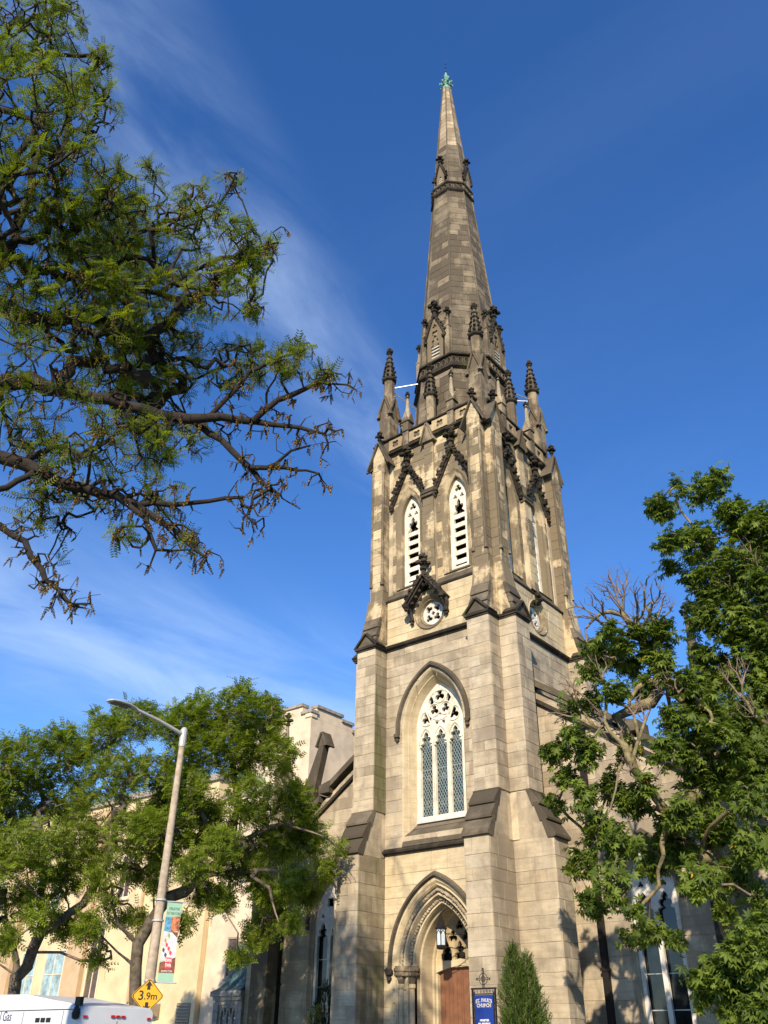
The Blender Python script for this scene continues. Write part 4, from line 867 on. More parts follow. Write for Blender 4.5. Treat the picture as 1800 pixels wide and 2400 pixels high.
for i in range(3): cx = -11.45+i*.33; lat.append([(cx-.11, 2.93), (cx-.03, 2.70), (cx, 2.62), (cx+.03, 2.70), (cx+.11, 2.93), (cx+.05, 2.88), (cx, 2.93), (cx-.05, 2.88)]) if i < 2 else None
plate('lattice_screen', lat, fp, 0, .12, 'greystone', pc)
b = MB(); prf = [(0, 3.48), (.28, 3.62), (.5, 3.9), (.72, 4.35), (.95, 4.9), (1.1, 5.3)]
vs = []; [vs.extend([(-12.2+o, -1.3+o*.7, z), (-10.55, -1.3+o*.7, z), (-10.55, 2.0, z), (-12.2+o, 2.0, z)]) for o, z in prf]
for i in range(len(prf)-1): b.add([], []); b.f += [(4*i+j, 4*i+(j+1) % 4, 4*i+4+(j+1) % 4, 4*i+4+j) for j in range(4)]; b.t += [.5]*4
b.v = vs; b.f.append((20, 21, 22, 23)); b.t.append(.5); b.link('flared_roof', plain('dark_copper_roof', (.055, .10, .10), .6, 0, .3, 6), pc)

# ------------------------------------------------------------------ street lamp, banner, height sign
PXY = (-5.6, -9.48)
M['pole'] = plain('concrete_pole', (.42, .345, .26), .85, 0, .16, 5, .3); M['lampgrey'] = plain('grey_lamp_housing', (.45, .46, .46), .5, .2, .05, 5); M['lens'] = plain('dark_lamp_lens', (.10, .10, .095), .3, 0, .1, 20)
lp = thing('street_lamp', 'tall tapered concrete street lamp with long arm and flat lamp head', 'street lamp', (PXY[0], PXY[1], 0))
b = MB(); b.lathe((*PXY, 0), [(.175, 0), (.168, 1.5), (.095, 10.1), (.09, 10.3)], 14); b.link('pole', 'pole', lp, None, True)
b = MB(); b.lathe((*PXY, 0), [(.115, 10.05), (.12, 10.1), (.12, 10.62), (.06, 10.7)], 10); b.link('arm_socket', 'lampgrey', lp)
b = MB(); b.tube([(PXY[0], PXY[1], 10.45), (PXY[0]-.02, PXY[1]-1.0, 10.66), (PXY[0]-.03, PXY[1]-2.05, 10.80)], [.07, .06, .05], 10); b.link('arm', 'lampgrey', lp)
b = MB(); X, Y = PXY[0]-.03, PXY[1]-1.95
sec = [(0, .06, .05, 10.79), (.15, .12, .07, 10.81), (.4, .19, .085, 10.82), (.75, .20, .08, 10.82), (1.0, .19, .06, 10.80), (1.12, .12, .03, 10.785)]
vs = []
for (dy, w, hh, z) in sec: vs += [(X+w*cos(a), Y-dy, z+(hh if sin(a) > 0 else .045)*sin(a)) for a in [2*pi*i/12 for i in range(12)]]
b.add(vs, [(i*12+j, i*12+(j+1) % 12, (i+1)*12+(j+1) % 12, (i+1)*12+j) for i in range(len(sec)-1) for j in range(12)]+[tuple(range(12)), tuple(range(60, 72))]); b.link('lamp_head', 'lampgrey', lp, None, True)
b = MB()
for i in range(2): b.box(X-.14, X+.14, Y-.62-i*.34, Y-.33-i*.34, 10.755, 10.775)
b.link('lamp_lens', 'lens', lp)
b = MB()
for z in (5.35, 4.78, 3.2): b.lathe((*PXY, z), [(.175, 0), (.175, .05)], 14)
b.link('strap', 'lampgrey', lp)
BN = thing('banner', 'mint green street banner with paint box picture hanging beside lamp pole', 'banner', (PXY[0]+.2, PXY[1]+.2, 3.2))
bu = Vector((.50, .866, 0)).normalized(); bn_ = Vector((.866, -.50, 0)).normalized(); B0 = Vector((PXY[0], PXY[1], 0))
def mb_(u, d, z):      # banner cloth coordinates with a slow ripple
    u = .2+(u-.2)*.66
    rp = .05*sin((z-3.2)*2.6)*((u-.2)/.75); p = B0+bu*(u-.06*sin((z-3.2)*1.45)**2*((u-.2)/.75))+bn_*(d+rp); return (p.x, p.y, z)
M['mint'] = plain('mint_banner_cloth', (.30, .50, .38), .8, 0, .04, 3); M['bn_blue'] = plain('banner_blue_print', (.10, .30, .46), .8, 0, .3, 14); M['bn_skin'] = plain('banner_warm_print', (.50, .18, .09), .8, 0, .35, 10)
M['bn_grey'] = plain('banner_pale_print', (.58, .57, .60), .8, 0, .12, 9); M['bn_brown'] = plain('banner_brown_print', (.20, .075, .045), .8, 0, .3, 8); M['bn_red'] = plain('banner_red_print', (.62, .06, .07), .8, 0, .05, 8); M['bn_dark'] = plain('banner_dark_print', (.06, .055, .10), .8, 0, .2, 8); M['bn_or'] = plain('banner_orange_print', (.60, .24, .06), .8, 0, .1, 8); M['ink'] = plain('dark_green_ink', (.05, .12, .08), .8, 0, .1, 8); M['bn_green'] = plain('banner_green_print', (.22, .40, .10), .8, 0, .1, 8)
def cloth(name, poly, d, mat, nz=10):
    b = MB()
    zmin, zmax = min(z for _, z in poly), max(z for _, z in poly)
    pl = [poly]
    for i in range(1, nz):
        zc = zmin+(zmax-zmin)*i/nz; new = []
        for p in pl:
            lo = clip_half(p, 0, 1, zc); hi = clip_half(p, 0, -1, -zc); new += [q for q in (lo, hi) if len(q) > 2]
        pl = new
    for p in pl: b.add([mb_(u, d, z) for u, z in p], [tuple(range(len(p)))])
    return b.link(name, mat, BN)
cloth('cloth', [(.22, 3.2), (.92, 3.2), (.92, 5.35), (.22, 5.35)], 0, 'mint', 24)
for sgn in (1,):
    D_ = .004
    cloth('print', [(.22, 4.55), (.55, 4.50), (.50, 4.93), (.22, 4.93)], D_, 'bn_blue'); cloth('print', [(.55, 4.50), (.92, 4.55), (.92, 4.96), (.50, 4.93)], D_, 'bn_skin'); cloth('print', [(.22, 3.75), (.92, 3.75), (.92, 4.55), (.55, 4.5), (.22, 4.55)], D_, 'bn_grey', 16)
    cloth('print', [(.22, 3.44), (.92, 3.44), (.92, 3.85), (.5, 3.75), (.22, 3.70)], D_*2, 'bn_brown'); cloth('print', [(.62, 4.52), (.92, 4.36), (.92, 4.52)], D_*2, 'bn_brown', 4)
    for (u, z, mt) in ((.36, 4.28, 'bn_or'), (.45, 4.17, 'bn_red'), (.56, 4.07, 'bn_red'), (.66, 3.96, 'bn_red'), (.32, 4.03, 'bn_dark'), (.44, 3.90, 'bn_dark'), (.5, 4.42, 'bn_green')): cloth('print', [(u-.06, z-.02), (u+.04, z-.07), (u+.06, z+.03), (u-.04, z+.07)], D_*2, mt, 2)
    cloth('print', [(.46, 3.55), (.74, 3.55), (.74, 3.84), (.46, 3.84)], D_*3, 'bn_red', 4)
mt_ = lambda u, d, z: mb_(u, d, z)
text('lettering', 'CREATIVE', mt_, .57, 5.15, .11, .005, 'ink', BN, sx=.95, space=1.1); text('lettering', 'TO THE CORE', mt_, .57, 5.02, .11, .005, 'ink', BN, sx=.85, space=1.1)
text('lettering', 'DWN', mt_, .60, 3.76, .125, .017, 'signwhite', BN, sx=.9, bold=.002); text('lettering', 'TWN', mt_, .60, 3.63, .125, .017, 'signwhite', BN, sx=.9, bold=.002); text('lettering', 'HAMILTON', mt_, .57, 3.48, .08, .012, 'signwhite', BN, sx=1.05, space=1.15)
for z in (3.19, 5.35): b = MB(); b.tube([tuple(B0+bu*.1+Vector((0, 0, z))), tuple(B0+bu*.78+Vector((0, 0, z)))], .02, 6); b.link('banner_rod', 'lampgrey', BN)
HS = thing('height_sign', 'yellow diamond clearance sign reading 3.9m on lamp pole', 'sign', (PXY[0]+.2, PXY[1]-.1, 2.25))
hn = Vector((.80, -.60, 0)).normalized(); hu = Vector((.60, .80, 0)); H0 = Vector((PXY[0], PXY[1], 0))+hn*.23
mh = lambda u, d, z: tuple(H0+hu*u+hn*d+Vector((0, 0, z)))
M['signyellow'] = plain('yellow_sign_sheeting', (.72, .36, .012), .4, 0, .04, 4); M['black'] = plain('black_sign_paint', (.012, .012, .012), .5, 0, .05, 4)
zc = 2.83; dm = lambda r: [(0, zc-r), (r, zc), (0, zc+r), (-r, zc)]
def rdm(r, c=.05): o = []; [o.extend([(x+dx*c, zz_+dz*c) for dx, dz in dd]) for (x, zz_), dd in zip(dm(r), (((-.7, .7), (.7, .7)), ((-.7, -.7), (-.7, .7)), ((.7, -.7), (-.7, -.7)), ((.7, .7), (.7, -.7))))]; return o
MB().prism(rdm(.46), lambda p, q, w: mh(p, w, q), -.004, .0).link('panel', 'signyellow', HS)
plate('border', [rdm(.445), rdm(.42)], mh, .003, .002, 'black', HS)
for s in (-1, 1): plate('arrow', [[(0, zc+s*.385), (.115, zc+s*.235), (.045, zc+s*.265), (.045, zc+s*.155), (-.045, zc+s*.155), (-.045, zc+s*.265), (-.115, zc+s*.235)]], mh, .003, .002, 'black', HS)
text('lettering', '3', mh, -.185, zc, .33, .003, 'black', HS, thick=.002, bold=.006); text('lettering', '.9m', mh, .085, zc-.01, .25, .003, 'black', HS, thick=.002, bold=.004)
b = MB(); b.mbox(mh, -.03, .03, -.24, -.005, zc-.25, zc-.2); b.mbox(mh, -.03, .03, -.24, -.005, zc+.2, zc+.25); b.link('clamp', 'lampgrey', HS)

# ------------------------------------------------------------------ white van
VX, VY = 0.0, -14.5
M['vanwhite'] = plain('white_van_paint', (.62, .64, .67), .28, 0, .03, 2, 0, .5); M['vanglass'] = plain('van_window', (.02, .022, .025), .08, 0, .1, 4, 0, .6); M['tyre'] = plain('tyre_rubber', (.02, .02, .02), .9, 0, .1, 9); M['redlens'] = plain('red_marker_lens', (.50, .012, .014), .25, 0, .1, 5); M['vantext'] = plain('navy_lettering', (.02, .03, .12), .5, 0, .05, 5)
vn = thing('service_van', 'white gas company service van with red roof marker lamps', 'van', (VX-2.9, VY, 0))
hw_ = .9
prof = [(0, .45), (0, 2.24), (-.05, 2.26), (-1.2, 2.38), (-2.2, 2.50), (-3.6, 2.52), (-4.3, 2.44), (-4.9, 1.75), (-5.6, 1.45), (-5.85, 1.2), (-5.9, .5)]
b = MB(); n = len(prof)
vs = []
for (off, sh) in ((-hw_, 0), (-hw_+.06, .05), (hw_-.06, .05), (hw_, 0)):
    vs += [(VX+x, VY+off, z+(sh if z > 2 else 0)-(.02 if abs(off) == hw_ and z > 2 else 0)) for x, z in prof]
b.add(vs, [(i*n+j, i*n+(j+1) % n, (i+1)*n+(j+1) % n, (i+1)*n+j) for i in range(3) for j in range(n)]+[tuple(range(n)), tuple(range(3*n, 4*n))]); b.link('body', 'vanwhite', vn)
fv = lambda u, d, z: (VX-u, VY-hw_-d, z)      # street side, u forwards from the rear
fb_ = lambda u, d, z: (VX+d, VY+u, z)         # rear
b = MB(); [b.mbox(fv, 1.05+i*.2, 1.20+i*.2, 0, .012, 2.02, 2.10) for i in range(3)]; [b.mbox(fv, 1.15+i*.2, 1.30+i*.2, 0, .012, 1.82, 1.88) for i in range(3)]; b.link('side_vent', 'black', vn)
b = MB(); b.lathe((VX-.10, VY-hw_-.06, 2.05), [(.0, 0), (.07, .03), (.085, .12), (.05, .22), (.02, .26)], 8); b.mbox(fv, .02, .2, -.02, .06, 2.3, 2.46); b.link('roof_bracket', 'iron', vn)
for u in (-.80, -.13, 0.0, .13, .80): MB().mbox(fb_, u-.045, u+.045, 0, .025, 2.11-.02*(abs(u) > .5), 2.155-.02*(abs(u) > .5)).link('marker_lamp', 'redlens', vn)
b = MB(); [b.mbox(fv, u, u+.012, .0, .004, .5, 2.22) for u in (.62, 2.1, 3.9)]; b.mbox(fv, .05, 4.2, .0, .006, 2.235, 2.25); b.mbox(fb_, -.006, .006, 0, .004, .5, 2.05); b.mbox(fb_, -.85, .85, 0, .004, 1.86, 1.872); b.link('panel_seam', 'black', vn)
b = MB(); b.mbox(fb_, -.75, -.1, 0, .008, 1.15, 1.75); b.mbox(fb_, .1, .75, 0, .008, 1.15, 1.75); b.link('rear_window', 'vanglass', vn); MB().mbox(fb_, -.15, .0, .005, .03, 1.80, 1.855).link('rear_handle', 'black', vn)
MB().mbox(fv, 4.0, 4.75, 0, .008, 1.35, 1.95).link('cab_window', 'vanglass', vn); MB().hexa([(VX-4.45, VY-.78, 2.30), (VX-4.85, VY-.8, 1.85), (VX-4.85, VY+.8, 1.85), (VX-4.45, VY+.78, 2.30), (VX-4.47, VY-.78, 2.33), (VX-4.88, VY-.8, 1.87), (VX-4.88, VY+.8, 1.87), (VX-4.47, VY+.78, 2.33)]).link('windscreen', 'vanglass', vn)
text('lettering', 'Natural Gas', lambda u, d, z: fv(-u+0.0, d, z), -2.55, 2.13, .26, .003, 'vantext', vn, align='RIGHT', thick=.003, sx=.9)
for x in (-1.2, -4.8):
    for s in (-1, 1):
        w = MB(); vs = []
        for (r, o) in ((.2, .0), (.33, .0), (.36, .05), (.36, .20), (.33, .24), (.2, .24)): vs += [(VX+x+r*cos(a), VY+s*(hw_-.02-o), .24+r*sin(a)) for a in [2*pi*i/16 for i in range(16)]]
        w.add(vs, [(i*16+j, i*16+(j+1) % 16, (i+1)*16+(j+1) % 16, (i+1)*16+j) for i in range(5) for j in range(16)]); wh = w.link('wheel', 'tyre', vn)
        MB().prism([(VX+x+.2*cos(a), .24+.2*sin(a)) for a in [2*pi*i/12 for i in range(12)]], lambda p, q, ww: (p, VY+s*ww, q), hw_-.06, hw_-.01).link('rim', 'lampgrey', wh)
b = MB(); b.mbox(fb_, -.92, .92, -.05, .12, .35, .5); b.link('bumper', 'black', vn)
FG_L=[[(5.11,-23.38,10.52),(5.49,-22.78,10.91),(5.81,-22.43,11.05),(6.17,-22.03,10.92),(6.54,-21.64,10.8),(6.94,-21.27,10.66),(7.35,-20.91,10.51),(7.77,-20.57,10.42),(8.2,-20.26,10.45),(8.65,-19.96,10.33),(9.01,-19.81,10.17),(9.4,-19.62,10.05),(9.81,-19.45,9.83)],[(7.7,-20.38,10.49),(8.06,-20.09,10.14),(8.39,-19.87,9.69),(8.7,-19.69,9.24),(8.89,-19.66,9.06),(9.09,-19.61,8.88)],[(8.98,-19.74,8.98),(8.89,-19.99,8.69),(8.96,-20.06,8.21)],[(8.61,-19.86,9.47),(9.12,-19.65,9.37),(9.7,-19.42,9.13)],[(9.0,-19.72,9.43),(9.31,-19.67,9.6),(9.84,-19.42,9.67)],[(7.99,-20.32,10.56),(8.21,-20.2,10.9),(8.47,-20.03,11.43),(8.78,-19.81,11.7),(9.12,-19.59,11.82)],[(8.73,-20.03,10.25),(9.12,-19.88,10.59),(9.68,-19.58,10.86),(10.19,-19.37,10.69)],[(4.57,-23.81,12.94),(4.95,-23.01,12.93),(5.19,-22.69,12.72),(5.44,-22.4,12.64),(5.86,-21.75,13.04),(6.19,-21.37,12.76),(6.57,-20.93,12.66),(6.84,-20.73,13.03),(7.11,-20.54,13.56)],[(6.56,-20.86,13.91),(6.99,-20.59,14.44),(7.38,-20.41,14.57),(8.01,-19.93,14.98),(8.48,-19.7,15.02)],[(5.38,-23.19,9.41),(5.83,-22.56,9.37),(6.14,-22.35,9.24),(6.53,-21.98,8.96),(6.92,-21.65,8.82),(7.32,-21.34,8.7),(7.66,-21.16,8.46),(8.03,-20.96,8.16),(8.38,-20.8,7.82),(8.76,-20.63,7.44)],[(7.66,-21.16,8.46),(8.33,-20.71,8.47),(9.02,-20.3,8.51)],[(6.14,-22.35,9.24),(6.41,-22.0,9.65),(6.66,-21.71,9.53),(6.9,-21.47,9.81),(7.14,-21.25,10.22)],[(6.46,-23.15,7.86),(6.83,-22.69,7.67),(7.13,-22.43,7.45),(7.41,-22.23,6.99),(7.68,-22.07,6.68),(7.9,-22.0,6.43),(8.17,-21.87,6.41)],[(7.58,-21.49,8.52),(7.91,-21.14,8.16),(8.12,-21.01,7.61),(8.45,-20.71,7.63)],[(4.75,-23.93,12.39),(5.2,-23.24,13.69),(5.43,-23.31,15.07),(5.63,-23.48,16.11),(5.98,-23.19,16.26),(6.31,-22.98,16.4)],[(4.09,-25.16,17.68),(4.44,-24.59,19.84),(4.7,-24.56,20.25),(5.05,-24.19,20.75),(5.37,-23.95,21.07)],[(4.59,-24.64,16.46),(4.85,-24.36,18.09),(5.11,-24.14,19.02),(5.36,-23.98,19.93)],[(6.42,-21.31,13.69),(6.43,-21.57,15.15),(6.39,-21.96,15.49),(6.44,-22.17,15.87)],[(5.83,-23.13,16.4),(5.9,-23.32,17.61),(6.04,-23.35,18.18),(6.22,-23.23,18.67)],[(6.49,-21.6,15.08),(7.08,-21.1,15.43),(7.68,-20.65,15.85),(8.01,-20.64,16.38)],[(7.38,-20.49,13.68),(7.69,-20.39,14.07),(8.14,-20.12,14.52),(8.47,-20.03,14.49)]]
FG_B=[(5.96,-24.6,18.64,0.93),(5.28,-23.8,20.77,0.66),(7.19,-24.47,15.51,1.02),(6.7,-23.24,16.9,0.66),(6.89,-24.02,14.17,0.93),(7.33,-23.24,14.19,0.81),(7.39,-22.44,14.39,0.53),(7.12,-21.97,15.96,0.21),(6.42,-23.22,18.99,0.22),(5.97,-23.31,13.61,0.98),(6.63,-22.54,13.62,0.99),(6.38,-21.34,15.14,0.93),(7.93,-21.35,14.57,0.63),(6.72,-19.76,18.31,0.27),(8.84,-20.9,13.64,0.45),(5.78,-22.74,12.51,0.97),(6.82,-22.12,12.35,0.88),(6.96,-21.04,13.36,0.95),(8.44,-20.91,12.72,0.67),(8.62,-20.39,13.69,0.35),(7.49,-19.1,16.01,0.23),(7.05,-18.9,14.8,0.36),(6.87,-22.73,10.37,0.73),(6.32,-21.41,11.97,0.76),(6.48,-20.12,12.7,0.82),(7.1,-19.18,12.92,0.67),(9.36,-20.0,11.18,0.35),(9.85,-19.68,10.86,0.28),(9.32,-19.7,11.61,0.18),(5.42,-22.1,10.27,0.64),(7.75,-22.27,9.07,0.55),(7.43,-21.01,9.81,0.55),(6.64,-19.49,11.27,0.44),(6.53,-21.99,8.91,0.46),(6.56,-20.98,9.19,0.45),(7.85,-20.9,8.79,0.39),(6.06,-21.98,8.56,0.33),(5.95,-21.26,8.71,0.28),(8.3,-21.74,7.47,0.18),(7.15,-19.78,8.65,0.2),(5.52,-21.16,8.2,0.12),(5.01,-19.53,12.49,0.52),(4.22,-19.91,14.73,0.75),(3.84,-20.65,16.79,0.78),(4.74,-19.74,13.58,0.58),(3.91,-21.34,18.13,0.74),(4.31,-20.34,15.38,0.75),(4.74,-19.2,11.89,0.39),(3.72,-21.51,16.94,0.77),(4.69,-19.93,12.57,0.52),(4.25,-20.19,13.31,0.62)]  # last blobs are rear crown mass added to shade the left buttress
T1_L=[[(-8.25,-7.97,0.0),(-8.2,-7.91,2.66),(-8.24,-7.97,3.21),(-8.29,-8.03,3.77),(-8.31,-8.06,4.42)],[(-8.31,-8.06,4.42),(-8.54,-8.79,4.96),(-8.53,-9.21,5.63),(-8.34,-9.37,5.99),(-8.3,-9.76,6.71)],[(-8.31,-8.06,4.42),(-8.32,-7.86,4.75),(-8.29,-7.61,5.38),(-8.45,-7.61,6.01),(-8.7,-7.74,6.87)],[(-8.29,-8.03,3.77),(-8.34,-8.77,4.14),(-8.34,-9.46,4.54),(-8.2,-9.97,5.01)],[(-8.14,-7.83,5.06),(-7.61,-7.63,5.82),(-6.89,-7.22,6.22),(-6.12,-6.77,6.92),(-5.77,-6.83,7.33),(-5.06,-6.49,7.64)],[(-7.25,-7.5,5.96),(-6.53,-7.21,6.39),(-5.68,-6.8,6.54),(-4.76,-6.35,6.58),(-4.03,-6.13,6.5)],[(-6.55,-7.12,6.26),(-5.9,-6.97,5.71),(-5.32,-6.92,5.1),(-4.8,-6.95,4.65)],[(-4.91,-6.48,6.37),(-4.3,-6.22,6.0),(-3.94,-6.23,5.24),(-3.58,-6.25,4.42)],[(-5.92,-6.69,7.37),(-5.92,-6.45,8.89),(-6.35,-6.68,10.41),(-6.66,-6.79,11.7)],[(-5.06,-6.49,7.64),(-4.16,-6.03,8.02),(-3.2,-5.55,7.71),(-2.34,-5.21,7.2)]]
T1_B=[(-6.47,-7.98,11.66,0.84),(-4.75,-7.96,11.93,0.67),(-5.35,-6.12,11.93,0.79),(-6.65,-8.21,10.41,0.9),(-5.68,-7.12,10.65,1.14),(-4.44,-6.19,10.34,0.75),(-6.06,-8.65,8.91,0.79),(-6.63,-7.25,7.98,1.02),(-4.88,-6.8,8.68,0.87),(-3.81,-5.84,8.71,0.73),(-5.06,-5.49,7.67,0.88),(-3.92,-4.78,7.65,0.66),(-2.42,-5.11,7.16,0.28),(-5.55,-6.52,6.88,0.71),(-3.61,-6.01,6.24,0.62),(-5.32,-5.0,5.58,0.58),(-5.82,-5.21,4.82,0.46),(-5.31,-6.35,4.02,0.24),(-7.12,-6.7,6.06,0.43),(-5.5,-8.59,4.86,0.34),(-3.9,-4.87,6.02,0.43),(-3.18,-6.13,4.95,0.33),(-6.96,-8.64,6.98,0.56),(-5.51,-8.52,6.46,0.57),(-5.03,-7.79,7.16,0.62),(-5.12,-5.66,6.15,0.51),(-2.91,-5.16,6.54,0.35),(-6.45,-9.67,7.55,0.55),(-6.33,-8.92,7.66,0.7),(-6.82,-8.87,11.18,0.68),(-5.73,-6.94,5.66,0.42)]
T2_L=[[(-11.12,-10.48,0.0),(-11.09,-10.42,2.79),(-11.1,-10.44,3.16),(-11.11,-10.46,3.42)],[(-11.11,-10.46,3.42),(-11.39,-10.62,4.3),(-11.79,-10.98,5.47),(-12.11,-11.22,6.72)],[(-11.11,-10.46,3.42),(-10.76,-10.37,3.71),(-10.45,-10.33,4.66),(-10.01,-10.1,4.96),(-9.42,-9.63,5.53),(-9.02,-9.49,6.28),(-8.68,-9.43,7.18)],[(-10.45,-10.34,4.12),(-9.79,-9.9,4.12),(-9.15,-9.54,3.89),(-8.56,-9.25,3.85)],[(-10.45,-10.33,4.66),(-10.62,-10.37,5.45),(-10.77,-10.39,6.28),(-11.04,-10.58,7.13),(-11.32,-10.82,8.52)],[(-11.16,-10.55,3.53),(-11.39,-10.95,3.77),(-11.7,-11.5,3.94)]]
T2_B=[(-11.32,-11.89,10.06,1.04),(-11.08,-10.31,10.69,0.93),(-9.18,-10.1,11.09,0.91),(-9.21,-8.73,11.85,0.79),(-12.43,-11.35,8.72,1.2),(-11.56,-9.8,9.19,1.16),(-8.38,-9.96,9.41,1.09),(-7.91,-8.79,9.89,0.75),(-9.36,-12.06,6.73,1.01),(-9.71,-9.93,7.35,1.08),(-7.62,-9.48,7.73,0.92),(-8.33,-7.84,8.67,0.6),(-10.64,-10.0,6.09,0.86),(-8.67,-9.41,6.25,0.77),(-9.13,-7.6,6.81,0.67),(-11.13,-11.25,5.47,0.69),(-8.05,-10.13,4.63,0.46),(-8.81,-7.87,5.14,0.43),(-8.5,-9.28,4.01,0.35),(-11.44,-13.2,8.78,1.28),(-10.8,-12.98,6.74,1.22),(-11.24,-10.69,11.26,0.39),(-8.16,-7.71,9.26,0.61),(-9.31,-11.22,5.09,0.53),(-9.13,-8.4,5.5,0.54),(-10.77,-9.32,5.0,0.46),(-7.7,-7.9,6.23,0.46),(-9.87,-11.71,4.36,0.39)]
R1_L=[[(10.35,-5.9,0.0),(10.18,-6.18,5.73),(10.35,-6.13,7.03),(10.48,-6.08,8.06),(10.62,-6.04,8.77)],[(10.51,-6.07,8.24),(10.46,-6.35,8.43),(10.25,-6.69,8.53),(10.13,-6.99,8.61),(9.97,-7.32,8.59)],[(10.62,-6.04,8.77),(10.3,-6.26,8.96),(10.12,-6.43,9.25),(9.95,-6.6,9.58),(9.83,-6.76,9.83),(9.79,-6.89,10.16),(9.75,-7.02,10.28),(9.7,-7.15,10.61),(9.56,-7.32,10.95),(9.41,-7.49,11.3),(9.16,-7.71,11.37),(8.99,-7.9,11.31),(8.78,-8.11,11.04),(8.67,-8.27,10.81),(8.71,-8.37,10.41),(8.83,-8.44,10.12)],[(9.9,-7.02,9.81),(9.94,-7.08,10.13),(9.99,-7.13,10.5),(10.08,-7.16,10.94),(10.04,-7.24,11.25),(10.01,-7.32,11.44),(10.13,-7.34,11.5),(10.28,-7.35,11.43),(10.32,-7.41,11.27)],[(9.96,-6.9,9.57),(9.88,-7.11,9.22),(9.74,-7.35,8.89),(9.5,-7.62,8.75),(9.34,-7.87,8.61),(9.11,-8.16,8.43),(8.85,-8.46,8.16),(8.67,-8.73,7.81)],[(9.89,-7.03,9.51),(9.63,-7.32,9.44),(9.48,-7.56,9.21),(9.38,-7.79,8.91),(9.39,-7.97,8.67)],[(9.39,-7.97,8.67),(9.21,-8.27,8.74),(8.93,-8.61,8.77),(8.71,-8.93,8.73)],[(9.3,-7.8,7.87),(9.26,-7.94,7.64),(9.01,-8.18,7.15),(8.95,-8.34,6.7),(8.82,-8.53,6.2),(8.68,-8.73,5.94)],[(10.41,-6.32,6.98),(10.05,-6.92,6.58),(9.67,-7.54,5.88),(9.53,-8.08,4.63),(9.26,-8.68,4.16)],[(10.0,-6.67,5.37),(10.52,-7.18,5.85),(11.15,-7.65,6.05)]]
R1_B=[(8.77,-6.91,10.47,0.38),(9.51,-7.7,10.49,0.3),(8.33,-7.09,10.64,0.32),(9.9,-7.12,10.23,0.33),(10.35,-7.0,10.51,0.24),(8.87,-8.84,9.37,0.29),(7.14,-7.65,8.08,0.35),(8.64,-9.51,7.77,0.2),(8.64,-8.85,7.53,0.28),(7.95,-8.7,6.99,0.28),(7.26,-8.13,6.71,0.23),(8.46,-9.08,6.45,0.29),(8.37,-7.36,7.0,0.39),(7.88,-7.27,6.18,0.43),(9.09,-8.88,5.36,0.39),(7.86,-8.31,5.27,0.33),(9.07,-9.29,4.54,0.35),(8.24,-8.68,4.31,0.28),(9.22,-9.13,4.19,0.25),(8.98,-6.85,5.45,0.42),(10.11,-7.75,6.19,0.48),(10.33,-6.37,7.11,0.56),(9.77,-6.98,5.54,0.41),(10.48,-6.53,5.99,0.49),(11.66,-7.9,6.13,0.45),(10.59,-8.5,4.63,0.37),(10.8,-7.09,4.88,0.37),(11.64,-7.92,5.19,0.4),(10.47,-6.87,4.38,0.3),(11.36,-7.4,4.3,0.26),(9.21,-7.87,3.78,0.25),(8.39,-7.15,3.81,0.23),(9.55,-7.74,3.65,0.14),(9.88,-8.68,6.6,0.28),(10.28,-8.4,7.35,0.38),(9.15,-7.85,7.68,0.25),(11.87,-6.96,5.65,0.55),(10.99,-6.94,7.77,0.6),(10.69,-7.63,9.1,0.39),(10.87,-6.95,8.72,0.43),(10.37,-7.76,8.19,0.36),(10.45,-7.15,7.72,0.4),(9.53,-7.12,9.41,0.3),(9.45,-8.68,8.85,0.28),(10.32,-7.83,9.56,0.27),(9.13,-7.97,6.47,0.33),(9.58,-7.31,5.97,0.37),(9.33,-8.53,10.47,0.28),(9.84,-7.55,10.8,0.28),(10.22,-7.23,10.82,0.26),(9.11,-6.96,10.13,0.29),(8.75,-8.5,8.84,0.25),(7.89,-8.19,8.9,0.24)]
R1_D=[(9.3,-8.66,11.5,0.43),(9.48,-7.59,12.25,0.51),(10.47,-8.21,11.44,0.48),(10.52,-7.14,11.49,0.31),(8.61,-8.56,11.26,0.33),(9.89,-7.83,11.05,0.43),(8.37,-8.24,8.78,0.42),(9.02,-8.32,8.2,0.41),(8.35,-8.98,9.23,0.31),(9.89,-8.46,8.51,0.4),(9.5,-8.78,7.11,0.29),(9.12,-7.94,11.1,0.44),(10.37,-7.9,9.09,0.41),(9.12,-8.83,9.53,0.36),(7.73,-8.38,8.66,0.32)]
R2_L=[[(13.6,-4.4,0.0),(13.5,-4.4,3.0),(13.2,-4.5,6.5),(11.81,-4.46,10.27),(11.68,-4.65,11.98),(11.44,-4.86,13.3),(11.02,-5.13,14.44),(10.74,-5.37,15.17)],[(11.81,-4.46,10.27),(12.33,-4.44,12.12),(12.52,-4.51,13.36)],[(11.69,-4.7,11.96),(10.92,-5.21,11.86),(10.54,-5.65,11.43)]]
